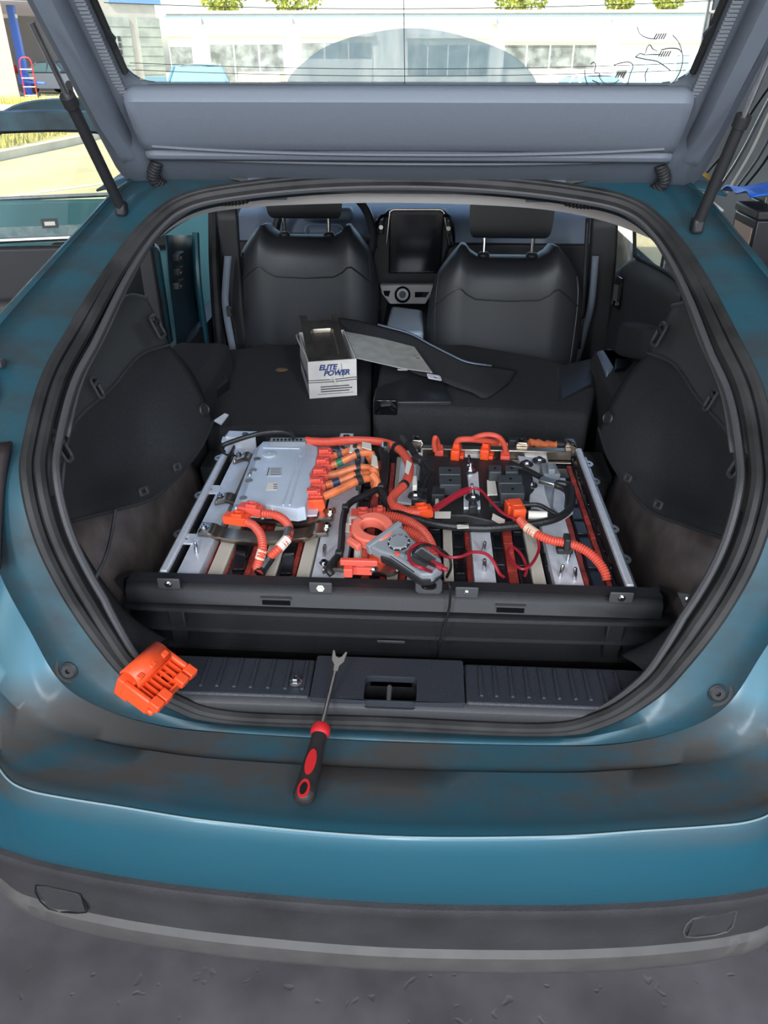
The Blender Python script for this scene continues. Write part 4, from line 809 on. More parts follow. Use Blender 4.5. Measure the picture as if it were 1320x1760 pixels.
for q, z in (([(622, 760), (638, 763), (639, 775), (622, 770)], .862), ([(602, 766), (622, 764), (624, 778), (600, 779)], .856), ([(640, 781), (648, 786), (650, 806), (638, 800)], .856)):
    MB().prism([B(u, v, z) for u, v in q], (0, 0, .002)).build('tape_flag', M_LABEL, bat, bevel=.0008)
# --- other cables: pixel path with heights
def cable(nm, pts, r, m, corr=False, n=10, par=None, sm=8, **k):
    path = spline([B(u, v, z) for u, v, z in pts], sm)
    if corr:
        path = arclen(path, .0016); return MB().tube(path, lambda i: r if i % 3 else r * .82, n).build(nm, m, par or bat, **k)
    return MB().tube(path, r, n).build(nm, m, par or bat, **k)
rc = [(525, 758, .845), (560, 760, .845), (600, 757, .85), (650, 759, .85), (680, 768, .85), (698, 786, .85), (704, 808, .845), (696, 832, .84), (680, 848, .838), (673, 860, .836), (680, 872, .835), (700, 880, .835), (722, 882, .835)]
hv = cable('conduit', rc, .0095, M_CABLE, label='red conduit sweeping along the back of the pack')
cable('conduit_ribs', rc[:3], .0105, M_CABLE, True, par=hv); cable('conduit_ribs', rc[10:], .0105, M_CABLE, True, par=hv)
for i in (4, 7): cable('conduit_tape', [rc[i], tuple((a + b) / 2 if j < 2 else a for j, (a, b) in enumerate(zip(rc[i], (rc[i + 1][0] * .4 + rc[i][0] * .6, rc[i + 1][1] * .4 + rc[i][1] * .6, 0))))], .0108, M_TAPE, par=hv)
MB().prism([B(u, v, .862) for u, v in ((699, 791), (708, 797), (702, 816), (696, 812))], (0, 0, .001)).build('conduit_tag', M_LABEL, hv)
cb2 = cable('control_loom', [(385, 778, .845), (381, 772, .85), (384, 765, .855), (420, 752, .865), (452, 744, .87), (480, 742, .87), (500, 746, .868), (505, 753, .862)], .0055, M_TAPE)
cable('control_lead', [(405, 783, .815), (388, 781, .83), (381, 773, .85)], .0022, M_TAPE)
cable('control_loom', [(658, 772, .85), (662, 790, .84), (660, 815, .83), (655, 838, .83)], .010, M_TAPE); MB().tube([B(662, 766, .852), B(662, 774, .85)], .0108, 12).build('loom_end', M_STEEL, bat)
cable('control_loom', [(655, 838, .83), (630, 850, .83), (605, 862, .828), (594, 876, .825), (589, 900, .82), (587, 930, .82), (584, 950, .82), (572, 966, .818), (565, 978, .815), (571, 988, .808)], .0068, M_TAPE)
for u, v, z in ((594, 874, .826), (655, 838, .832), (583, 953, .82)): MB().box(B(u, v, z), (.014, .014, .018)).build('loom_clip', M_BLACK, bat, bevel=.003)
cable('control_loom', [(653, 840, .83), (660, 856, .83), (676, 872, .832), (696, 886, .832), (722, 894, .83), (756, 902, .83), (800, 907, .83), (840, 908, .83), (880, 905, .83), (918, 900, .83), (950, 893, .832), (972, 882, .834), (982, 866, .838), (982, 845, .84), (976, 834, .842), (950, 830, .842)], .0078, M_TAPE)
cable('control_loom', [(878, 802, .845), (900, 806, .845), (925, 818, .845), (950, 832, .842), (968, 840, .84), (976, 850, .838), (975, 872, .834)], .0062, M_TAPE)
cable('control_lead', [(900, 868, .84), (925, 868, .842), (945, 878, .838), (962, 888, .834)], .0045, M_TAPE)
cable('control_lead', [(902, 880, .83), (920, 878, .832), (940, 884, .834), (958, 890, .834)], .003, M_TAPE)
MB().box(B(942, 828, .85), (.034, .022, .010), Matrix.Rotation(-.5, 3, 'Z')).build('loom_bracket', M_STEEL, bat, bevel=.002)
cable('control_loom', [(694, 755, .868), (705, 768, .86), (716, 785, .85), (728, 800, .845), (738, 814, .84)], .008, M_TAPE); MB().tube([B(691, 752, .870), B(700, 762, .863)], .0098, 12).build('loom_end', M_BLACK, bat); MB().box(B(719, 789, .855), (.026, .018, .014), Matrix.Rotation(-.8, 3, 'Z')).build('loom_joint', M_BLACK, bat, bevel=.003)
cable('control_lead', [(738, 816, .84), (733, 826, .835), (728, 838, .83)], .004, M_TAPE)
# orange loops at the back right
for pts, r in (([(748, 775, .83), (746, 762, .85), (748, 752, .866), (752, 758, .85), (754, 772, .825)], .0055), ([(783, 768, .835), (788, 757, .855), (805, 755, .86), (830, 757, .85), (855, 760, .835)], .007), ([(808, 756, .855), (825, 749, .87), (842, 747, .872), (858, 752, .865), (867, 765, .845), (869, 778, .825)], .006)):
    cable('orange_lead', pts, r, M_CABLE)
MB().tube(spline([P(u, v, y=1.71) for u, v in ((905, 764), (915, 761), (935, 764), (958, 765))], 4), lambda i: .012 - .002 * (i % 3), 10).build('taped_cable', M_CABLE2, bat); MB().tube([P(956, 765, y=1.71), P(975, 766, y=1.71)], .0125, 10).build('taped_end', M_BLACK, bat)
MB().tube(spline([P(u, v, y=1.70) for u, v in ((840, 762), (860, 764), (880, 766), (890, 764))], 4), .007, 10).build('taped_cable', M_CABLE2, bat); MB().box(P(880, 763, y=1.70), (.02, .02, .03)).build('cable_clip', M_BLACK, bat, bevel=.003)
def plug(u, v, z, ang, nm, m, L=.05, W=.026, H=.024, latch=True, tilt=0):
    L *= .82; W *= .82; H *= .72; z -= .006; c = B(u, v, z); F_, Rm = frame(c, (math.cos(ang), math.sin(ang), tilt))
    o = MB().box(F_(0, 0, 0), (L, W, H), Rm).box(F_(-L * .42, 0, 0), (L * .2, W * .78, H * .78), Rm).box(F_(L * .05, 0, H * .5), (L * .42, W * .72, H * .12), Rm).build(nm, m, bat, bevel=.002)
    if latch:
        MB().ring([F_(x, y, H * .5) for x, y in rrect(L * .05, 0, L * .46, W * .74, .002, 2)], [F_(x, y, H * .5) for x, y in rrect(L * .05, 0, L * .28, W * .42, .002, 2)], Rm @ V((0, 0, H * .38))).build('plug_latch', m, o, bevel=.0008)
    return o
plug(407, 892, .842, R_(-12), 'orange_connector', M_ORANGE, .060); plug(432, 876, .850, R_(-14), 'orange_connector', M_RED, .060)
c1 = [(424, 897, .842), (438, 905, .84), (449, 922, .835), (451, 945, .825), (446, 962, .81), (441, 976, .79)]
o1 = cable('conduit', c1, .0085, M_CABLE, True); cable('conduit_tag', c1[3:5], .0092, M_TAG, par=o1, sm=3)
c2 = [(450, 882, .85), (472, 885, .848), (490, 895, .845), (497, 910, .84), (494, 926, .835), (480, 942, .825), (465, 956, .81), (452, 975, .79), (446, 985, .785)]
o2_ = cable('conduit', c2, .0085, M_CABLE, True); cable('conduit_tape', c2[3:5], .0095, M_STEEL, par=o2_, sm=3); cable('conduit_tag', c2[4:6], .0098, M_LABEL, par=o2_, sm=3); cable('conduit_tape', c2[6:], .0105, M_TAPE, par=o2_, sm=3)
pg = plug(722, 880, .838, R_(18), 'orange_connector', M_ORANGE, .058, .030, .026)
cable('conduit', [(748, 874, .842), (770, 860, .848), (790, 848, .852), (805, 842, .852)], .0068, M_LEAD)
plug(755, 778, .815, R_(85), 'orange_connector', M_RED, .03, .024, .03); plug(784, 777, .83, R_(80), 'orange_connector', M_ORANGE, .05, .024, .034); plug(793, 786, .815, R_(80), 'orange_connector', M_ORANGE, .035, .016, .03, False)
plug(834, 776, .83, R_(80), 'orange_connector', M_ORANGE, .05, .024, .034); plug(843, 787, .815, R_(80), 'orange_connector', M_ORANGE, .035, .016, .03, False); plug(868, 787, .815, R_(85), 'orange_connector', M_RED, .034, .026, .03)
plug(888, 876, .845, R_(100), 'orange_connector', M_ORANGE, .055, .030, .036, False); plug(876, 874, .84, R_(100), 'orange_connector', M_ORANGE, .036, .018, .036, False)
oc = [(893, 893, .84), (905, 906, .838), (922, 918, .835), (945, 928, .832), (966, 932, .83), (990, 938, .826), (1012, 950, .82), (1030, 968, .81), (1040, 985, .80), (1043, 998, .79)]
o3 = cable('conduit', oc, .0088, M_CABLE, True, label='orange ribbed conduit running to the near corner by the bare rail'); cable('conduit_tag', oc[1:3], .0094, M_TAG, par=o3, sm=3); MB().box(B(974, 932, .832), (.012, .026, .026)).build('cable_clip', M_BLACK, bat, bevel=.003); MB().box(B(970, 944, .815), (.03, .02, .012)).build('clip_foot', M_BLACK, bat, bevel=.003)
# big orange plugs beside the meter
plug(622, 885, .838, R_(5), 'orange_connector', M_RED, .05, .034, .02); plug(612, 912, .835, R_(95), 'orange_connector', M_RED, .05, .030, .03); plug(652, 882, .84, R_(3), 'orange_connector', M_RED, .03, .026, .022)
pg = plug(617, 974, .825, R_(0), 'orange_connector', M_RED, .058, .036, .022, False); MB().box(B(617, 966, .84), (.066, .010, .012)).build('plug_bar', M_RED, pg, bevel=.002); MB().box(B(599, 980, .825), (.016, .022, .018)).build('plug_ear', M_RED, pg, bevel=.002); MB().bolt(B(641, 978, .82), .006, .012).build('plug_bolt', M_BOLT, pg)
MB().prism([B(u, v, .846) for u, v in ((599, 889), (624, 889), (623, 902), (600, 902))], (0, 0, .0015)).build('paper_flag', M_LABEL, bat); MB().prism([B(u, v, .82) for u, v in ((590, 900), (603, 900), (602, 915), (589, 915))], (0, 0, .0015)).build('paper_flag', M_LABEL, bat)
cable('conduit', [(612, 925, .83), (616, 940, .828), (615, 955, .826), (616, 966, .826)], .0075, M_LABEL); cable('conduit', [(640, 930, .82), (632, 940, .82), (627, 952, .822), (626, 966, .824)], .0075, M_CABLE, True)
cable('conduit', [(655, 886, .842), (680, 889, .842), (705, 898, .84), (725, 912, .838), (738, 930, .835), (745, 952, .826), (748, 972, .81), (750, 990, .79)], .0095, M_CABLE, True)
cable('conduit', [(676, 912, .84), (700, 913, .84), (720, 924, .836), (733, 940, .83), (740, 960, .82), (743, 985, .79)], .0095, M_CABLE, True)
MB().box(B(646, 952, .80), (.034, .05, .03), Matrix.Rotation(.2, 3, 'Z')).build('orange_block', M_ORANGE, bat, bevel=.004)
# --- relay boards
bd = MB().prism([B(u, v, .812) for u, v in ((716, 858), (722, 800), (735, 782), (880, 790), (900, 800), (918, 820), (916, 842), (908, 850), (916, 872), (905, 895), (860, 898), (800, 885), (760, 885), (718, 868))], (0, 0, -.02)).build('relay_board', M_BLACK, bat, bevel=.003)
MB().prism([B(u, v, .824) for u, v in ((748, 838), (752, 796), (802, 796), (806, 842))], (0, 0, -.014)).build('relay_socket', M_BLACK, bd, bevel=.002)
MB().prism([B(u, v, .824) for u, v in ((840, 862), (838, 800), (902, 800), (914, 820), (910, 862))], (0, 0, -.014)).build('relay_socket', M_BLACK, bd, bevel=.002)
for u0, v0, u1, v1 in ((754, 802, 791, 815), (755, 818, 792, 833), (840, 799, 861, 811), (868, 799, 890, 811), (857, 816, 897, 830), (860, 833, 901, 848)):
    tp_ = [B(u0, v0, .848), B(u1, v0, .848), B(u1 + 1, v1, .848), B(u0 + 1, v1, .848)]
    rl = MB().prism(tp_, (0, 0, -.026)).build('relay', mat('relay_grey_black', (.045, .050, .056), .4) if u0 == 754 else bpy.data.materials['relay_grey_black'], bat, bevel=.0018)
    c = sum(tp_, V()) / 4; MB().lathe([(.003, 0), (.003, .0008), (0, .0008)], c, (0, 0, 1), 8).build('relay_dot', M_GLOSS, rl)
MB().prism([B(u, v, .826) for u, v in ((838, 850), (837, 825), (851, 825), (855, 850))], (0, 0, -.004)).build('pale_block', M_LABEL, bd)
MB().prism([B(u, v, .845) for u, v in ((709, 835), (709, 818), (717, 817), (717, 834))], (0, 0, -.02)).build('white_plug', M_LABEL, bat, bevel=.002)
MB().prism([B(u, v, .83) for u, v in ((707, 857), (708, 848), (735, 850), (734, 860))], (0, 0, -.03)).build('board_block', M_BLACK, bd, bevel=.002); MB().prism([B(u, v, .84) for u, v in ((742, 850), (744, 835), (764, 835), (765, 850))], (0, 0, -.03)).build('board_block', M_BLACK, bd, bevel=.002)
MB().prism([B(u, v, .83) for u, v in ((748, 866), (748, 853), (754, 853), (755, 866))], (0, 0, -.02)).build('white_plug', M_LABEL, bat, bevel=.002)
pt_ = MB()
for k in range(4): pt_.bx(B(716 + k * 6, 830, .828).x, B(716 + k * 6, 830, .828).x + .001, B(720, 838, .828).y, B(720, 824, .828).y, .81, .828)
for k in range(3): pt_.bx(B(716, 830, .828).x, B(735, 830, .828).x, B(720, 838 - k * 6, .828).y, B(720, 838 - k * 6, .828).y + .001, .81, .828)
pt_.build('fuse_grid', M_BLACK, bd)
# bus plates and studs
MB().prism([B(u, v, .818) for u, v in ((797, 872), (797, 818), (822, 810), (826, 872))], (0, 0, -.006)).build('bus_plate', M_ALU, bat, bevel=.001)
MB().prism([B(u, v, .812) for u, v in ((890, 783), (915, 786), (930, 800), (938, 850), (950, 885), (912, 885), (900, 862), (918, 842), (914, 815), (896, 802))], (0, 0, -.006)).build('bus_plate', M_ALU, bat, bevel=.001)
MB().prism([B(u, v, .805) for u, v in ((950, 870), (955, 820), (972, 822), (985, 880), (970, 890))], (0, 0, -.006)).build('bus_plate', M_ALU, bat, bevel=.001)
MB().prism([B(u, v, .806) for u, v in ((682, 862), (690, 775), (718, 772), (712, 866))], (0, 0, -.006)).build('bus_plate', M_ALU, bat, bevel=.001)
for u, v, z in ((806, 798, .82), (808, 808, .82), (813, 853, .825), (905, 796, .815), (912, 832, .815), (713, 790, .818), (714, 850, .835), (927, 790, .82)):
    bb = MB().bolt(B(u, v, z), .0065, .006, .018 if 800 < u < 815 else .006).build('terminal_nut', M_BOLT, bat); MB().lathe([(.016, -.004), (.014, 0), (.009, .001)], B(u, v, z), (0, 0, 1), 14).build('terminal_base', M_BLACK, bb)
MB().tube([B(813, 850, .84), B(811, 832, .865)], .0028, 6).build('terminal_stud', M_BOLT, bat); MB().tube([B(806, 795, .83), B(806, 783, .85)], .0028, 6).build('terminal_stud', M_BOLT, bat)
MB().prism([B(u, v, .83) for u, v in ((806, 870), (806, 858), (818, 856), (822, 868))], (0, 0, -.03)).build('insulator_post', M_BLACK, bat, bevel=.004)
cm = MB().prism([B(u, v, .838) for u, v in ((934, 815), (929, 795), (955, 795), (964, 815))], (0, 0, -.03)).build('current_sensor', M_METER, bat, bevel=.003); MB().prism([B(u, v, .850) for u, v in ((943, 807), (940, 796), (951, 796), (955, 807))], (0, 0, -.014)).build('sensor_cap', M_METER, cm, bevel=.002)
MB().tube([B(908, 885, .835), B(940, 886, .836)], .0085, 12).build('white_connector', M_LABEL, bat)
for q, z in (([(747, 880), (775, 880), (774, 891), (747, 891)], .822), ([(847, 883), (868, 894), (866, 905), (845, 893)], .822), ([(785, 903), (805, 901), (806, 908), (786, 909)], .836)):
    MB().prism([B(u, v, z) for u, v in q], (0, 0, .0012)).build('board_tag', M_LABEL, bat)
cable('sense_lead', [(745, 878, .845), (775, 856, .852), (805, 840, .856), (825, 842, .854), (842, 860, .848), (862, 880, .842), (884, 892, .84), (908, 905, .832), (920, 920, .82)], .0028, M_LEAD)
cable('sense_lead', [(924, 922, .815), (926, 945, .80), (915, 968, .80), (898, 978, .80), (880, 965, .80), (873, 948, .80), (880, 940, .80), (895, 952, .80), (905, 975, .79), (902, 990, .785)], .0028, M_LEAD)
# ------------------------------------------------------------------ clamp meter lying on the cables
zm = .874
A_ = B(640, 912, zm); T_ = B(738, 978, zm - .012)
mt = thing('clamp_meter', 'grey clamp meter with a red jaw lying on the orange cables', 'meter', (A_.lerp(T_, .5).x, A_.lerp(T_, .5).y, .825))
F_, Rm = frame(A_, T_ - A_, (.0, -.30, 1)); LM = (T_ - A_).length
n_ = 28
def jaw(rx, ry, cx=0, z=0): return [F_(cx + rx * math.cos(2 * math.pi * k / n_) * (1.0 if math.cos(2 * math.pi * k / n_) < 0 else 1.1), ry * math.sin(2 * math.pi * k / n_), z) for k in range(n_)]
jw = MB().ring(jaw(.038, .037, 0, -.012), jaw(.024, .017, .002, -.012), Rm @ V((0, 0, .024))).build('jaw', M_JAW, mt, bevel=.003)
MB().box(F_(-.032, 0, .0128), (.018, .0008, .0006), Rm).build('jaw_split', M_INK, jw); MB().box(F_(.0, -.044, .0), (.03, .012, .014), Rm).build('jaw_lever', M_JAW, jw, bevel=.003)
bd_ = [(.030, -.036), (.055, -.033), (.075, -.026), (LM + .004, -.025), (LM + .018, -.012), (LM + .018, .012), (LM + .004, .025), (.075, .026), (.055, .033), (.030, .036)]
by = MB().prism([F_(x, y, -.012) for x, y in bd_], Rm @ V((0, 0, .022))).build('meter_body', M_METER, mt, bevel=.004, seg=3)
MB().prism([F_(x, y * 1.10, -.020) for x, y in bd_[1:-1]], Rm @ V((0, 0, .022))).build('rubber_boot', M_BLACK, by, bevel=.006, seg=3)
MB().prism([F_(.027, -.040, -.008), F_(.037, -.040, -.008), F_(.037, .040, -.008), F_(.027, .040, -.008)], Rm @ V((0, 0, .022))).build('hand_guard', M_METER, by, bevel=.002)
dl = MB().lathe([(.0165, 0), (.0165, .003), (.015, .0045), (.0, .0045)], F_(.066, .003, .0102), Rm @ V((0, 0, 1)), 24).build('range_dial', M_METER, by)
MB().lathe([(.0195, 0), (.0195, .001), (.0167, .001)], F_(.066, .003, .0102), Rm @ V((0, 0, 1)), 24).build('dial_ring', M_BLACK, by)
for k in range(10): a = R_(36 * k); MB().box(F_(.066 + .0175 * math.cos(a), .003 + .0175 * math.sin(a), .0118), (.0025, .0025, .0006), Rm).build('dial_mark', M_LABEL, by)
for x, y, m in ((.084, -.018, M_RED), (.092, -.015, M_METER), (.096, -.005, M_TRIM), (.098, .006, M_TRIM), (.098, .016, M_TRIM)): MB().box(F_(x, y, .0115), (.009, .007, .005), Rm).build('button', m, by, bevel=.0012)
MB().prism([F_(x, y, .0102) for x, y in ((.106, -.018), (LM, -.018), (LM, .018), (.106, .018))], Rm @ V((0, 0, .0012))).build('meter_screen', M_TRIM, by, bevel=.0005)
MB().tube([F_(.055, -.0255, .006), F_(LM - .01, -.0255, .006)], .0012, 5).build('body_seam', M_BLACK, by)
cx_ = F_(LM + .016, .006, 0)
ld = [F_(LM + .02, .01, .004), B(735, 940, .906), B(718, 935, .908), B(703, 948, .906), B(708, 968, .904), B(728, 977, .900), B(741, 968, .898), B(735, 948, .900), B(725, 938, .906)]
MB().tube(spline([V(p) for p in [F_(LM + .012, -.006, .006)] + ld[5:3:-1] + ld[3:1:-1] + [B(740, 938, .890), B(765, 956, .850), B(790, 957, .845), B(812, 949, .842), B(835, 952, .835), B(848, 965, .82), B(858, 985, .80), B(866, 992, .79)]], 7), .003, 8).build('test_lead', M_LEAD, mt)
MB().tube(spline([F_(LM + .014, .010, .004), B(713, 955, .906), B(716, 942, .906), B(735, 937, .900), B(758, 945, .85), B(772, 958, .84), B(775, 975, .82), B(768, 992, .79)], 7), .0026, 8).build('test_lead', M_TAPE, mt, label='thin black test lead')
MB().tube([F_(LM + .0, .004, .012), F_(LM + .022, .010, .010)], .006, 8).build('lead_plug', M_LEAD, mt); MB().tube([F_(LM + .022, .010, .010), F_(LM + .03, .013, .009)], .0035, 8).build('plug_neck', M_LEAD, mt)
# black wire hanging over the front beam
hw = [B(732, 984, .815), V((P(762, 992, z=.81).x, 1.09, .816)), P(772, 1004, y=1.050), P(774, 1022, y=1.050), P(772, 1045, y=1.055), P(764, 1075, y=1.055), P(756, 1105, y=1.052), P(752, 1130, y=1.05), P(760, 1147, y=1.045)]
tag(MB().tube(spline(hw, 6), .0022, 6).build('loose_wire', M_TAPE), 'thin black wire hanging down over the ribbed foam wall', 'wire')
# ------------------------------------------------------------------ trim tool lying over the seal
a = P(552, 1252, z=.728); tip = P(585, 1119, z=.772); ax = (tip - a).normalized(); end = P(520, 1380, z=.716)
tool = thing('trim_tool', 'forked trim removal tool with a black and red handle lying on the bumper ledge', 'tool', (a.x, a.y, .70))
L_ = (tip - a).length; F_, Rm = frame(a, ax, (0, -.25, 1))
MB().tube([F_(-.01, 0), F_(L_ * .45, 0), F_(L_ * .72, 0, .001)], .0036, 12).build('shaft', M_CHROME, tool)
fk = [(L_ * .68, -.0036), (L_ * .80, -.0045), (L_ * .86, -.0105), (L_ * .99, -.0125), (L_ * 1.0, -.009), (L_ * .92, -.0045), (L_ * .90, 0), (L_ * .92, .0045), (L_ * 1.0, .009), (L_ * .99, .0125), (L_ * .86, .0105), (L_ * .80, .0045), (L_ * .68, .0036)]
MB().prism([F_(x, y, -.001) for x, y in fk], Rm @ V((0, 0, .003))).build('fork', M_CHROME, tool, bevel=.0008)
hx_ = (end - a).normalized(); LH = (end - a).length; G_, Rg = frame(a, hx_, (0, 0, 1))
prof = [(.0, -.004), (.0125, -.004), (.0145, .0), (.0148, .010), (.0118, .014), (.0112, .03), (.0135, .06), (.0150, .09), (.0160, .115), (.0165, LH - .02), (.0145, LH - .006), (.008, LH), (0, LH)]
def hand(prof, n=20): 
    return [[G_(x, r * math.cos(2 * math.pi * k / n), r * math.sin(2 * math.pi * k / n)) for k in range(n)] for r, x in prof]
h_ = MB().grid(hand(prof[4:]), True).build('handle', M_HANDLE, tool, angle=50)
MB().grid(hand(prof[:5]), True).build('collar', M_HRED, h_, angle=50)
def inlay(x0, x1, w, m, nm, ring=False):
    pts = [((x0 + x1) / 2 + (x1 - x0) / 2 * math.cos(2 * math.pi * k / 20), w * math.sin(2 * math.pi * k / 20)) for k in range(20)]
    up = lambda x, y, e: G_(x, y, math.sqrt(max(1e-6, (.0138 + .026 * max(0, x - .05)) ** 2 if x < .11 else .0162 ** 2) - 0) * (1 - .5 * (y / .016) ** 2) + e)
    if ring: MB().ring([up(x, y, .0002) for x, y in pts], [up((x - (x0 + x1) / 2) * .72 + (x0 + x1) / 2, y * .62, .0002) for x, y in pts], Rg @ V((0, 0, .002))).build(nm, m, h_)
    else: MB().prism([up(x, y, -.0008) for x, y in pts], Rg @ V((0, 0, .0022))).build(nm, m, h_)
inlay(.048, .092, .0075, M_HRED, 'red_inlay'); inlay(.100, .130, .0085, M_HRED, 'hole_rim', True); inlay(.105, .126, .0052, M_GLOSS, 'hang_hole')
# ------------------------------------------------------------------ orange plug housing on the sill corner
O1 = P(222, 1180, z=.815); O2 = P(292, 1116, z=.815); c = O1.lerp(O2, .5)
hs_ = thing('plug_housing', 'bright orange plastic service plug housing lying on the sill corner by the seal', 'connector', (c.x, c.y, .73))
F_, Rm = frame(c, O2 - O1, (.32, -.42, 1)); LL = (O2 - O1).length
b_ = MB().box(F_(0, .010, -.022), (LL, .026, .040), Rm).box(F_(0, -.022, -.030), (LL * .96, .050, .010), Rm)
b_.box(F_(-LL * .46, -.014, -.018), (LL * .10, .050, .034), Rm).box(F_(LL * .46, -.014, -.018), (LL * .10, .050, .034), Rm)
b_ = b_.build('housing', M_ORANGE, hs_, bevel=.003)
MB().grid([[F_(x, .008 + .017 * math.cos(R_(k * 18)), -.004 + .016 * math.sin(R_(k * 18))) for k in range(11)] for x in (-LL * .40, LL * .40)]).build('round_cover', M_ORANGE, b_, solid=.003)
rb = MB()
for k in range(7):
    x = (k - 3) * LL * .115; rb.box(F_(x, -.024, -.018 - .001 * abs(k - 3)), (.0025, .042, .022 + .003 * abs(k - 3)), Rm)
for y in (-.010, -.046): rb.box(F_(0, y, -.017), (LL * .84, .003, .026), Rm)
rb.build('stiffening_rib', M_ORANGE, b_)
MB().lathe([(.011, -.03), (.011, -.012), (.0085, -.012), (.0085, -.03)], F_(LL * .12, -.026, .0), Rm @ V((0, 0, 1)), 18).build('bolt_sleeve', M_ORANGE, b_); MB().lathe([(.0083, -.015), (.0, -.015)], F_(LL * .12, -.026, .0), Rm @ V((0, 0, 1)), 16).build('sleeve_hole', M_GLOSS, b_)
for x in (-.42, -.22, .20, .42):
    k_ = MB().box(F_(LL * x, -.046, -.006), (.016, .018, .014), Rm).build('latch_block', M_ORANGE, b_, bevel=.0015); MB().box(F_(LL * x, -.0556, -.006), (.010, .001, .007), Rm).build('latch_mouth', M_DRED, k_)
for x in (-.30, 0, .30): MB().box(F_(LL * x, -.002, .006), (.012, .010, .012), Rm).build('cover_clip', M_ORANGE, b_, bevel=.0015)
# ------------------------------------------------------------------ flange nut on the sill
p = P(508, 1172, z=.738); nu = thing('flange_nut', 'zinc flange nut standing on the ribbed sill plate', 'nut', (p.x, p.y, .7355))
w_ = MB().lathe([(.0045, 0), (.0105, 0), (.0108, .0018), (.0075, .0035), (.0045, .0035)], (p.x, p.y, .7365), (0, 0, 1), 20).build('flange', M_BOLT, nu)
MB().lathe([(.0042, .0035), (.0072, .0035), (.0072, .010), (.0062, .0115), (.0042, .0115), (.0040, .004)], (p.x, p.y, .7365), (0, 0, 1), 6).build('hexagon', M_BOLT, nu)
# ------------------------------------------------------------------ carton on the folded seat
zb = .767; O = P(532, 685, z=zb); e1 = P(613.6, 679, z=zb) - O; W = e1.length; D = .235; H_ = P(529, 622, y=O.y).z - zb
F_, Rm = frame(O, e1, (0, 0, 1))
bx_ = thing('battery_carton', 'open white carton printed ELITE POWER standing on the folded rear seat', 'box', (F_(W / 2, D / 2).x, F_(W / 2, D / 2).y, zb))
t_ = .003
wl = MB().box(F_(W / 2, 0, H_ / 2), (W, t_, H_), Rm).build('front_wall', M_CARD, bx_)
lw_ = MB().prism([F_(0, 0, 0), F_(0, D, 0), F_(0, D, H_ * 1.05), F_(0, D * .5, H_ * 1.0), F_(0, 0, H_)], Rm @ V((t_, 0, 0))).build('side_wall', M_CARD, bx_)
MB().prism([F_(W, 0, 0), F_(W, D, 0), F_(W, D, H_ * 1.1), F_(W, 0, H_)], Rm @ V((-t_, 0, 0))).build('side_wall', M_CARD, bx_)
MB().box(F_(W / 2, D, H_ * .55), (W, t_, H_ * 1.1), Rm).build('back_wall', M_CARD, bx_); MB().box(F_(W / 2, D / 2, .002), (W, D, .003), Rm).build('carton_floor', M_CARDG, bx_)
MB().tube(spline([F_(-.002, D, H_ * 1.04), F_(-.012, D * .8, H_ * 1.15), F_(-.010, D * .55, H_ * 1.12), F_(0, D * .3, H_ * 1.0)], 5), .002, 6).build('torn_edge', M_CARDG, lw_)
text('ELITE', .021, F_(W * .40, -.0022, H_ * .82), e1, Rm @ V((0, -1, 0)), M_BLUEINK, wl, shear=.25, bold=.0009)
text('POWER', .021, F_(W * .58, -.0022, H_ * .66), e1, Rm @ V((0, -1, 0)), M_BLUEINK, wl, shear=.25, bold=.0009)
MB().tube([F_(W * (.60 + .028 * k), -.0025, H_ * z) for k, z in enumerate((.60, .78, .56, .92, .54, .70, .62))], .0007, 4).build('pulse_mark', M_BLUEINK, wl)
for k, (z, x0, x1) in enumerate(((.30, .24, .84), (.235, .24, .90), (.17, .24, .84), (.10, .18, .92))): MB().box(F_(W * (x0 + x1) / 2, -.0018, H_ * z), (W * (x1 - x0), .0006, H_ * (.028 if k < 3 else .012)), Rm).build('small_print', M_INK, wl)
text('POWER', .018, F_(-.0022, D * .2, H_ * .5), Rm @ V((0, -1, 0)), Rm @ V((-1, 0, 0)), M_BLUEINK, lw_, shear=.2, bold=.0006)
for z in (.50, .44): MB().tube([F_(-.003, D * .9, H_ * z), F_(-.003, -.003, H_ * z), F_(W * .5, -.0032, H_ * (z - .01)), F_(W + .003, -.003, H_ * (z + .02))], .0011, 5).build('string', M_INK, bx_)
MB().tube(spline([F_(W * .45, -.004, H_ * .47), F_(W * .5, -.008, H_ * .55), F_(W * .54, -.008, H_ * .45), F_(W * .52, -.006, H_ * .38), F_(W * .6, -.006, H_ * .36)], 5), .0028, 6).build('string_knot', M_LABEL, bx_)
# folded-out lid on the far side of the carton
def fl(px, z): return [P(u, v, z=zz) for (u, v), zz in zip(px, z)]
zt_ = zb + H_
q_ = [F_(W + .002, D * .96, H_ * 1.06), P(653, 582, z=zt_ - .004), P(687, 633, z=zt_ - .012), F_(W + .002, D * .02, H_ * .99)]
MB().prism(q_, (0, 0, .002)).build('lid_flap', M_CARDG, bx_); r_ = [q_[1], P(712, 597, z=zt_ - .020), P(743, 641, z=zt_ - .028), q_[2]]
lf = MB().prism(r_, (0, 0, .002)).build('lid_flap', M_CARDG, bx_)
for k in range(4): MB().tube([P(700 + k * 5, 603 + k * 4, z=zt_ - .0185), P(706 + k * 5, 604 + k * 4, z=zt_ - .0185)], .0012, 4).build('flap_print', M_INK, lf)
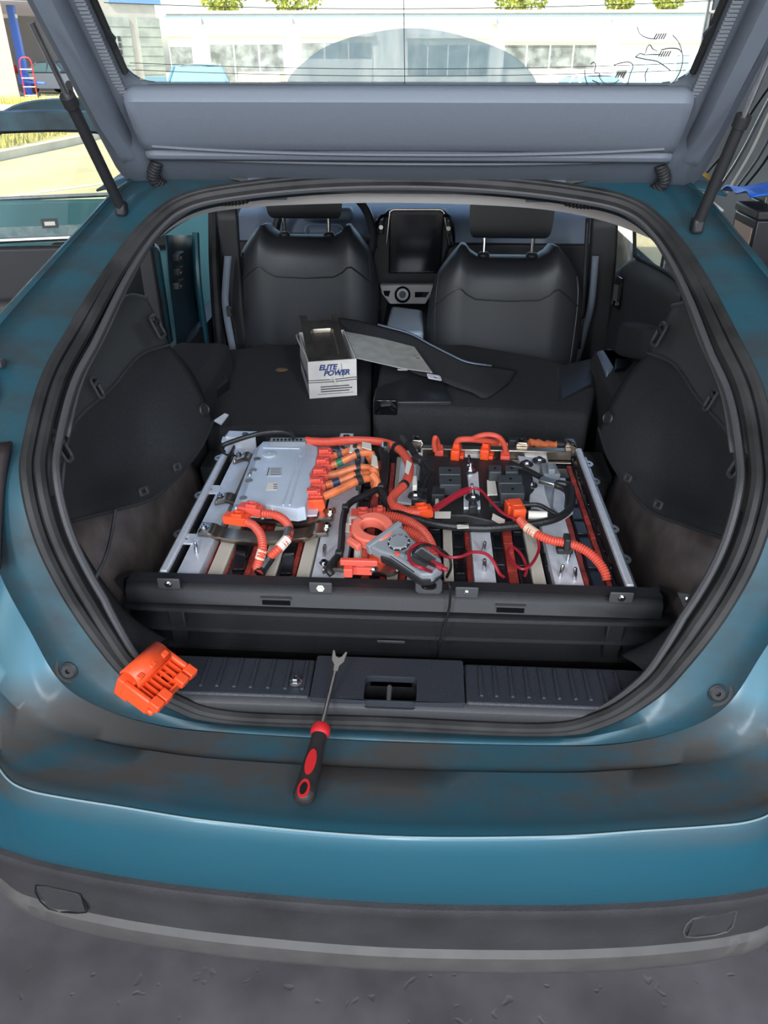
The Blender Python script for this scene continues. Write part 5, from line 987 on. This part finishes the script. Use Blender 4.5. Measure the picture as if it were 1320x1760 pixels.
# stamped steel tray standing in the carton
tr = thing('steel_tray', 'stamped grey steel tray tilted inside the open white carton', 'tray', F_(W / 2, D / 2, .01))
T0 = F_(.006, .025, H_ * .86); T1 = F_(W - .018, .025, H_ * .86); T2 = F_(W - .018, D - .012, H_ * 1.42); ey_ = (T2 - T1); Lp = ey_.length; Wp = (T1 - T0).length
G_, Rg = frame(T0.lerp(T1, .5), T1 - T0, (ey_).cross(T1 - T0) * -1)
M_TRAY = mat('tray_steel', (.25, .23, .21), .38, .9, noise=.2, nscale=20)
pn_ = MB().ring([G_(x, y) for x, y in rrect(0, Lp / 2, Wp, Lp, .006)], [G_(x, y) for x, y in rrect(0, Lp * .46, Wp * .62, Lp * .66, .012)], Rg @ V((0, 0, .003))).build('tray_rim', M_TRAY, tr)
MB().prism([G_(x, y, -.010) for x, y in rrect(0, Lp * .46, Wp * .58, Lp * .62, .012)], Rg @ V((0, 0, .002))).build('tray_floor', M_TRAY, tr)
MB().grid([[G_(x, y, z) for x, y in rrect(0, Lp * .46, Wp * a_, Lp * b_, .012)] for a_, b_, z in ((.62, .66, .002), (.60, .64, -.002), (.58, .62, -.009))], True).build('tray_wall', M_BRONZE, tr)
for sx in (-1, 1): MB().prism([G_(sx * Wp * .5, Lp * .96, 0), G_(sx * Wp * .30, Lp * .96, 0), G_(sx * Wp * .32, Lp * 1.10, .006), G_(sx * Wp * .54, Lp * 1.12, .006)], Rg @ V((0, 0, .003))).build('tray_ear', M_TRAY, tr, bevel=.001); MB().bx(0, 0, 0, 0, 0, 0) if False else None
for sx in (-1, 1): MB().box(G_(sx * Wp * .46, Lp * .5, -.012), (.003, Lp * .94, .024), Rg).build('tray_side', M_TRAY, tr)
# ------------------------------------------------------------------ loose felt board behind the carton, with its metal catch
fb = thing('felt_board', 'loose black felt board lying over the folded seats behind the carton', 'board', P(720, 620, z=.80))
top_ = [[P(u, v, z=z) for u, v, z in r] for r in ([(575, 546, .885), (612, 551, .885), (649, 560, .878), (703, 575, .865), (735, 592, .85), (776, 613, .836), (804, 625, .825), (845, 631, .812), (886, 638, .808)],
      [(590, 560, .880), (625, 572, .872), (655, 585, .865), (705, 600, .850), (745, 618, .838), (785, 634, .826), (815, 645, .818), (850, 648, .806), (880, 648, .803)],
      [(622, 580, .868), (655, 602, .850), (682, 620, .842), (710, 640, .83), (752, 652, .824), (782, 664, .818), (812, 674, .812), (836, 684, .804), (874, 658, .803)])]
f1 = MB().grid(surf(top_, 3, 4)).build('felt_sheet', M_CLOTH, fb, solid=.004)
MB().grid(surf([[p + V((0, .012, .003)) for p in top_[0][2:8]], [p + V((.0, -.002, .004)) for p in top_[0][2:8]]], 3, 1)).build('board_edge', M_DASH, fb, solid=.003)
c = P(746, 649, z=.838); G_, Rg = frame(c, P(762, 652, z=.83) - c, (0, -.3, 1))
MB().ring([G_(x, y) for x, y in rrect(0, 0, .042, .022, .004)], [G_(x, y) for x, y in rrect(.004, 0, .012, .008, .003)], Rg @ V((0, 0, .003))).build('steel_catch', M_ALU, fb, bevel=.0008)
c = P(692, 635, z=.838); MB().ring([c + V((x, y, 0)) for x, y in rrect(0, 0, .03, .016, .004)], [c + V((x, y, 0)) for x, y in rrect(0, 0, .012, .006, .002)], (0, 0, .003)).build('steel_catch', M_ALU, fb)
p = P(484, 636, z=.767); tag(MB().prism([p + V((x, y, 0)) for x, y in ((-.018, -.006), (-.006, -.014), (.012, -.010), (.02, .002), (.006, .012), (-.012, .010))], (0, 0, .003)).build('leaf_scrap', mat('dry_leaf', (.20, .12, .06), .8)), 'small brown scrap on the black seat back beside the carton', 'scrap')

# ------------------------------------------------------------------ the shop's rack beside the car
rk = thing('wire_rack', 'chrome wire rack beside the car holding black batteries', 'rack', (1.42, 2.46, 0))
ZR = .985; rx0, rx1, ry0, ry1 = 1.04, 1.80, 1.62, 3.30
for z in (ZR, .55, 1.75):
    w_ = MB()
    for k in range(57): y = ry0 + (ry1 - ry0) * k / 56; w_.tube([(rx0, y, z - .006), (rx1, y, z - .006)], .0028, 5)
    for x in (rx0, (rx0 + rx1) / 2, rx1): w_.tube([(x, ry0, z - .012), (x, ry1, z - .012)], .005, 5)
    w_.build('wire_shelf', M_STEEL, rk)
for x in (rx0, rx1):
    for y in (ry0, ry1): MB().tube([(x, y, 0), (x, y, 1.9)], .0125, 10).build('rack_post', M_STEEL, rk)
M_CASE = mat('battery_case', (.014, .014, .018), .35)
def battery(nm, x, y, w, d, h, lab, cat, z=ZR, side=M_CASE):
    t = thing(nm, lab, cat, (x, y, z), 'batteries on the wire rack')
    MB().bx(x - w / 2, x + w / 2, y - d / 2, y + d / 2, z, z + h * .86).build('case', M_CASE, t, bevel=.006)
    MB().bx(x - w / 2 - .004, x + w / 2 + .004, y - d / 2 - .004, y + d / 2 + .004, z + h * .86, z + h).build('lid', M_BLACK, t, bevel=.006)
    MB().bx(x - w / 2 - .002, x - w / 2 + .001, y - d * .40, y + d * .40, z + .02, z + h * .72).build('case_label', side, t)
    for sy in (-.28, .28): MB().lathe([(.011, 0), (.010, .018), (0, .018)], (x, y + sy * d, z + h), (0, 0, 1), 12).build('terminal', M_STEEL, t)
M_PEACH = mat('peach_label', (.62, .42, .32), .5)
battery('car_battery', 1.19, 2.72, .17, .20, .20, 'black battery with a peach label under the blue bag', 'battery', side=M_PEACH)
battery('car_battery', 1.30, 2.48 + .13, .0 + .05, .12, .16, 'narrow battery squeezed between two larger ones on the rack', 'battery', side=M_PEACH)
battery('car_battery', 1.47, 2.68, .17, .24, .19, 'black battery with a ribbed case at the end of the rack row', 'battery')
battery('car_battery', 1.36, 3.02, .20, .24, .20, 'large battery standing behind the others on the rack', 'battery')
battery('car_battery', 1.22, 2.68, .18, .26, .19, 'black battery on the lowest wire shelf', 'battery', .55)
battery('car_battery', 1.52, 2.68, .18, .26, .19, 'black battery on the lowest wire shelf, nearer the wall', 'battery', .55, M_PEACH)
bg_ = thing('blue_bag', 'bright blue plastic bag draped over the batteries on the rack', 'bag', (1.25, 2.72, ZR + .215))
rows = []
for i in range(7):
    rows.append([V((1.06 + .085 * j, 2.60 + .045 * i, ZR + .240 + .022 * math.sin(j * .9 + .3) * math.sin(i * .6 + .4) + .010 * math.sin(j * 2.3 + i * 1.7))) for j in range(7)])
MB().grid(surf(rows, 3, 3)).build('bag_sheet', mat('blue_film', (.012, .13, .62), .35), bg_, solid=.006)
p = P(1258, 372, y=2.58)
# cables hanging by the rack
for i, (u0, v0, u1, v1, m) in enumerate(((1322, 165, 1222, 345, M_STEEL), (1330, 170, 1250, 330, M_LABEL), (1340, 200, 1262, 328, M_STEEL), (1350, 215, 1272, 330, M_TAPE), (1302, 175, 1212, 300, M_TAPE))):
    y = 3.55 + .12 * i; a = P(u0, v0, y=y); b = P(u1, v1, y=y + .25); d_ = (a - b); tp = a + d_ * 1.2
    t = tag(MB().tube(spline([tp, a + V((.01, 0, .01)), a.lerp(b, .5) + V((.012, 0, -.012)), b], 6), .006, 8).build('hanging_cable', m), ('pale wire slanting down in front of the dark wall', 'white cable slanting down to the blue bag', 'grey cable behind the white one over the rack', 'black cable slanting down at the end of the rack', 'black cable hanging nearest the tailgate strut')[i], 'cable', 'cables hanging by the rack')
p = P(1200, 312, y=4.25); tag(MB().lathe([(.055, 0), (.055, P(1206, 300, y=4.25).z - .02), (.045, P(1206, 298, y=4.25).z), (0, P(1206, 297, y=4.25).z)], (p.x, p.y, 0), (0, 0, 1), 18).build('yellow_bollard', mat('yellow_paint', (.55, .36, .06), .5)), 'ochre yellow bollard seen between the tailgate corner and strut', 'bollard')
# ------------------------------------------------------------------ across the yard
def Q(u, v, y): return P(u, v, y=y)
YW = 45.0
wb = thing('white_workshop', 'long sunlit white workshop row with a pale blue stripe across the yard', 'building', (2, YW + 3, 0))
M_WHITE = mat('white_stucco', (.80, .80, .78), .85, noise=.03, nscale=2); M_STRIPE = mat('pale_blue_band', (.38, .50, .70), .8); M_DOORW = mat('dusty_window', (.20, .22, .21), .4, noise=.5, nscale=2)
zr = Q(660, 23, YW).z
MB().bx(-13.2, 17.5, YW, YW + 8, 0, zr).build('wall', M_WHITE, wb)
MB().bx(-13.3, 17.6, YW - .12, YW, Q(660, 39, YW).z, Q(660, 26, YW).z).build('stripe_band', M_STRIPE, wb); MB().bx(-13.3, 17.6, YW - .25, YW + 8, zr, zr + .12).build('parapet', M_WHITE, wb)
for u0, u1, v0, v1, pane in ((292, 332, 62, 165, (80, 112)), (360, 488, 62, 165, (76, 140)), (517, 640, 63, 165, (74, 100)), (865, 1025, 72, 165, (78, 118)), (1062, 1228, 74, 165, (120, 155)), (700, 840, 66, 165, (78, 130))):
    a, b = Q(u0, 90, YW).x, Q(u1, 90, YW).x; z1_, z0_ = Q(660, v0, YW).z, 0
    dr = MB().bx(a, b, YW - .06, YW, z0_, z1_).build('garage_door', mat('door_white', (.72, .72, .70), .7) if u0 == 292 else bpy.data.materials['door_white'], wb)
    MB().bx(a - .1, b + .1, YW - .3, YW - .05, z1_, z1_ + .16).build('door_lintel', M_WHITE, dr)
    n = max(1, round((b - a) / 1.1))
    for k in range(n): MB().bx(a + (b - a) * (k + .04) / n, a + (b - a) * (k + .96) / n, YW - .09, YW - .05, Q(660, pane[1], YW).z, Q(660, pane[0], YW).z).build('door_pane', M_DOORW, dr)
for u in (345, 500, 848, 1043): x = Q(u, 45, YW).x; MB().bx(x - .12, x + .12, YW - .3, YW, Q(660, 42, YW).z, Q(660, 30, YW).z).build('wall_lamp', M_CREAM, wb)
for u0, u1 in ((388, 452), (800, 862), (1110, 1180)): a, b = Q(u0, 50, YW).x, Q(u1, 50, YW).x; MB().bx(a, b, YW - .1, YW, Q(660, 54, YW).z, Q(660, 47, YW).z).build('sign_board', M_CREAM, wb)
MB().bx(Q(420, 120, YW).x, Q(490, 120, YW).x, YW - 1.6, YW - .4, 0, 1.0).build('low_wall', M_CREAM, wb)
# shaded wing with the lift bay
M_GREIGE = mat('greige_stucco', (.44, .42, .37), .85, noise=.08, nscale=2)
lb_ = thing('greige_workshop', 'shaded greige workshop wing with an open lift bay and two closed doors', 'building', (-18, 41, 0))
pa, pb = V((Q(-60, 100, 39).x, 39, 0)), V((Q(283, 100, 45.5).x, 44.9, 0)); dd = (pb - pa).normalized(); nn = V((dd.y, -dd.x, 0)); LLb = (pb - pa).length
F_, Rm = frame(pa, dd, (0, 0, 1))
def s_at(u):                                           # distance along the facade seen at picture column u
    r = ray(u, 99); t = ((pa - CAM).dot(nn)) / r.dot(nn); return ((CAM + r * t) - pa).dot(dd)
def wallseg(s0, s1, z0, z1, nm, m, off=0, th=.35, par=None): return MB().box(F_((s0 + s1) / 2, th / 2 + off, (z0 + z1) / 2), (s1 - s0, th, z1 - z0), Rm).build(nm, m, par or lb_)
ZTOP = 5.6
sA, sB = s_at(20), s_at(66)
wallseg(-6, s_at(0) - .3, 0, ZTOP, 'wall', M_GREIGE); wallseg(s_at(0) - .3, sA, 0, 3.9, 'bay_pillar', mat('pinkish_pillar', (.55, .42, .38), .8)); wallseg(s_at(0) - .3, sB + 3, 3.9, ZTOP, 'wall', M_GREIGE)
sB = s_at(120); wallseg(sB, s_at(168), 0, 3.9, 'wall', M_GREIGE); wallseg(s_at(168), LLb, 0, ZTOP, 'wall', M_GREIGE); wallseg(s_at(120), s_at(170), 3.9, ZTOP, 'wall', M_GREIGE)
wallseg(s_at(200), LLb + .3, 3.86, 4.8, 'stripe_band', mat('blue_band', (.16, .30, .62), .8), -.1, .1)
wallseg(-2, s_at(220), 0, 4.2, 'bay_back', mat('bay_interior', (.26, .24, .25), .9), 7.5, .2); wallseg(-2, s_at(220), 4.2, 4.3, 'bay_ceiling', M_GREIGE, .3, 7)
for u0, u1 in ((172, 230), (243, 281)):
    g = wallseg(s_at(u0), s_at(u1), 0, 3.3, 'roller_door', mat('roller_grey_green', (.34, .37, .33), .7, noise=.15, nscale=2) if u0 == 172 else bpy.data.materials['roller_grey_green'], -.05, .06)
    for k in range(8): wallseg(s_at(u0), s_at(u1), .05 + k * .41, .40 + k * .41, 'door_slat', bpy.data.materials['roller_grey_green'], -.075, .03, g)
    wallseg(s_at(u0), s_at(u1), .35, .75, 'door_band', mat('door_teal', (.18, .34, .44), .6) if u0 == 172 else bpy.data.materials['door_teal'], -.09, .02, g)
for k in range(4): wallseg(s_at(206), s_at(211), 1.45 + k * .28, 1.67 + k * .28, 'door_notice', M_TRIM, -.10, .02)
# lift, hand truck, tool bench in the bay
M_LIFTB = mat('lift_blue', (.05, .13, .50), .45); p = F_(s_at(48), 1.2, 0)
lf_ = thing('car_lift', 'tall blue two-post lift column standing in the open bay', 'lift', p)
MB().bx(p.x - .16, p.x + .16, p.y - .14, p.y + .14, 0, 3.7).build('column', M_LIFTB, lf_, bevel=.02); MB().bx(p.x - .45, p.x + .45, p.y - .4, p.y + .4, 0, .05).build('foot_plate', M_LIFTB, lf_)
MB().bx(p.x - 2.4, p.x + .2, p.y - .1, p.y + .1, 3.2, 3.35).build('cross_beam', M_CREAM, lf_); MB().bx(p.x - .2, p.x + .2, p.y - .3, p.y - .1, .5, .9).build('carriage', M_LIFTB, lf_); MB().tube([(p.x + .1, p.y - .3, .6), (p.x + 1.2, p.y - .6, .55)], .06, 8).build('lift_arm', M_LIFTB, lf_)
p = F_(s_at(28), -1.2, 0); ht = thing('hand_truck', 'red and white hand truck leaning by the bay pillar', 'hand truck', p)
for dx in (-.28, .28): MB().tube([p + V((dx, 0, .02)), p + V((dx, .12, 1.45))], .028, 8).build('side_rail', M_HRED, ht)
for z in (.1, .45, .8, 1.15): MB().tube([p + V((-.28, .01 * z, z)), p + V((.28, .01 * z, z))], .022, 8).build('cross_rail', M_LABEL, ht)
MB().tube(spline([p + V((-.28, .12, 1.45)), p + V((-.15, .14, 1.6)), p + V((.15, .14, 1.6)), p + V((.28, .12, 1.45))], 5), .028, 8).build('grab_bar', M_HRED, ht)
for dx in (-.32, .32): MB().lathe([(.02, -.04), (.12, -.04), (.12, .04), (.02, .04)], p + V((dx, .1, .12)), (1, 0, 0), 16).build('wheel', M_TYRE, ht)
MB().bx(p.x - .25, p.x + .25, p.y - .3, p.y, 0, .02).build('toe_plate', M_HRED, ht)
p = F_(s_at(36), 5.9, 0); wbn = thing('work_bench', 'cluttered grey work bench along the back of the lift bay', 'bench', p)
MB().bx(p.x - 1.6, p.x + 1.6, p.y - .4, p.y + .3, .85, .92).build('bench_top', M_TRIM, wbn)
for x in (-1.5, 0, 1.5): MB().bx(p.x + x - .05, p.x + x + .05, p.y - .35, p.y + .25, 0, .85).build('leg', M_TRIM, wbn)
for k in range(5):
    x = p.x - 1.3 + k * .62; h = (.30, .48, .26, .40, .34)[k]
    tag(MB().lathe([(.12, 0), (.14, .05), (.14, h - .08), (.07, h), (0, h)], (x, p.y, .92), (0, 0, 1), 12).build('canister', (M_TRIM, M_HRED, M_STEEL)[k % 3]), ('dark canister at the wall end of the bay bench', 'tall red canister on the bay bench', 'short steel canister in the middle of the bay bench', 'dark canister beside the blue lift column', 'small red canister past the lift column')[k], 'canister', 'canisters on the bay bench')
# parked cars
def parked(nm, x, y, ang, m, lab, scale=1.0, van=False):
    t = thing(nm, lab, 'car', (x, y, 0)); Rz = Matrix.Rotation(ang, 3, 'Z'); o = V((x, y, 0))
    def W_(a, b, c): return o + Rz @ V((a * scale, b * scale, c * scale))
    hh = 1.9 if van else 1.45
    pr = [(-2.15, .35, .80), (-2.2, .6, .84), (-2.1, .82, .84), (-1.2, .95, .86), (0, .98, .88), (1.3, .98, .87), (2.05, .90, .84), (2.15, .6, .84), (2.1, .35, .80)]
    MB().grid([[W_(w * s, y_, z) for s in (-1, -.97, -.6, 0, .6, .97, 1)] if True else 0 for y_, z, w in pr]).grid([[W_(s * .88, y_, zz) for zz in (.25, .55, .93)] for y_ in (-2.1, -1, 0, 1, 2.1) for s in (-1,)]).grid([[W_(s * .88, y_, zz) for zz in (.25, .55, .93)] for y_ in (-2.1, -1, 0, 1, 2.1) for s in (1,)]).build('body', m, t, angle=60)
    MB().grid([[W_(s, -2.16, z) for s in (-.8, 0, .8)] for z in (.25, .6, .84)]).grid([[W_(s, 2.12, z) for s in (-.8, 0, .8)] for z in (.25, .6, .88)]).build('bumper', m, t)
    c0, c1, r0, r1 = (-1.15, 2.0, -.75, 1.95) if van else (-1.15, 1.75, -.35, 1.0)
    MB().grid([[W_(s, y_, hh - .05 * abs(s / .6) ** 2) for s in (-.60, -.3, 0, .3, .60)] for y_ in (r0, (r0 + r1) / 2, r1)]).build('roof', m, t, solid=.03)
    gm = bpy.data.materials.get('parked_glass') or mat('parked_glass', (.20, .34, .38), .08)
    MB().grid([[W_(s * .74, c0, .95), W_(s * .60, r0, hh - .05)] for s in (-1, -.5, 0, .5, 1)]).build('windscreen', gm, t); MB().grid([[W_(s * .74, c1, .95), W_(s * .60, r1, hh - .05)] for s in (-1, 0, 1)]).build('rear_window', gm, t)
    for s in (-1, 1):
        MB().grid([[W_(s * .83, a, .96), W_(s * .61, b, hh - .07)] for a, b in ((c0 + .1, r0 + .03), (.2, .2), (c1 - .1, r1 - .03))]).build('side_window', gm, t)
        for a, b in ((c0, r0), (.2, .2), (c1, r1)): MB().tube([W_(s * .80, a, .94), W_(s * .61, b, hh - .05)], .04, 6).build('pillar', m, t)
        MB().box(W_(s * .62, -2.18, .68), (.34, .06, .16), Rz).build('headlamp', M_LABEL, t); MB().box(W_(s * .93, -.95, .98), (.18, .1, .12), Rz).build('door_mirror', m, t, bevel=.03)
        for yy in (-1.35, 1.35): MB().lathe([(.05, -.1), (.30, -.1), (.32, 0), (.30, .1), (.05, .1)], W_(s * .80, yy, .32), Rz @ V((1, 0, 0)), 20).build('wheel', M_TYRE, t)
    MB().box(W_(0, -2.19, .5), (1.0, .05, .16), Rz).build('grille', M_BLACK, t)
c = Q(332, 128, 23); parked('parked_hatchback', c.x, 23.5, R_(14), mat('silver_blue_paint', (.20, .34, .42), .3, .3, .5), 'pale blue car parked nose-on before the white workshop')
c = Q(1160, 140, 24); parked('parked_van', c.x, 26, R_(-25), mat('white_paint', (.78, .78, .76), .35, 0, .5), 'white van parked before the last workshop door', .9, True)
c = Q(1092, 150, 21); parked('parked_saloon', c.x - .6, 23, R_(10), bpy.data.materials['white_paint'], 'low white saloon parked beside the white van', .85)
p = F_(s_at(134), 3.0, 0); parked('parked_coupe', p.x, p.y, R_(65), mat('slate_paint', (.12, .15, .22), .3, .4, .6), 'slate grey car parked across the open lift bay')
# trees behind the workshop
M_LEAF = mat('sunlit_leaves', (.42, .46, .08), .7, noise=.5, nscale=3)
for i, (u0, u1) in enumerate(((330, 436), (446, 570), (825, 960), (1030, 1102), (1114, 1185))):
    yt = 58 + 5 * (i % 2); a, b = Q(u0, 5, yt), Q(u1, 5, yt); cx = (a.x + b.x) / 2; rw = (b.x - a.x) / 2; zb_ = Q(660, 16, yt).z
    t = thing('tree', ('yellow-green tree over the workshop roof, nearest the greige wing', 'yellow-green tree beside the first, over the white workshop', 'lone tree over the middle of the white workshop', 'small tree over the far workshop doors', 'small tree beyond it, closest to the shaded jamb')[i], 'tree', (cx, yt, 0), 'trees behind the white workshop')
    MB().tube([(cx, yt, 0), (cx + .1, yt, zb_ + 1)], lambda k: .25 - .08 * k, 8).build('trunk', mat('bark', (.16, .12, .09), .9) if i == 0 else bpy.data.materials['bark'], t)
    fo = MB()
    for k in range(1400):
        th_, ph_ = random.uniform(0, 6.283), math.acos(random.uniform(-1, 1)); rr = random.uniform(.55, 1) ** .5
        c = V((cx + rw * rr * math.sin(ph_) * math.cos(th_), yt + 1.8 * rr * math.sin(ph_) * math.sin(th_), zb_ + 2.0 + 2.4 * rr * math.cos(ph_)))
        e = V((random.gauss(0, 1), random.gauss(0, 1), random.gauss(0, 1))).normalized(); g = e.cross(V((random.gauss(0, 1), random.gauss(0, 1), random.gauss(0, 1)))).normalized()
        s_ = random.uniform(.12, .26); fo.add([c - e * s_, c + g * s_ * .5, c + e * s_, c - g * s_ * .5], [(0, 1, 2, 3)])
    fo.build('crown', M_LEAF, t)
# dry grass on the verge
gs = MB()
for k in range(6000):
    base = V((random.uniform(-11, -8.2), random.uniform(13.5, 21.5), .08)) if k % 3 else V((random.uniform(-21, -12.5), random.uniform(33.5, 36.0), 0))
    if k % 3 and (base.x + 9.4) ** 2 / 1.4 + (base.y - 17) ** 2 / 14 > 1 + .3 * math.sin(k): continue
    h = random.uniform(.08, .22) * (1 if k % 3 else 1.6); w = V((random.uniform(-.03, .03), random.uniform(-.03, .03), 0)); gs.add([base - w, base + w, base + V((random.uniform(-.06, .06), random.uniform(-.06, .06), h))], [(0, 1, 2)])
o = tag(gs.build('grass', mat('dry_grass', (.50, .46, .12), .9, noise=.4, nscale=4)), 'dry yellow grass growing on the verge across the yard', 'grass'); o['kind'] = 'stuff'
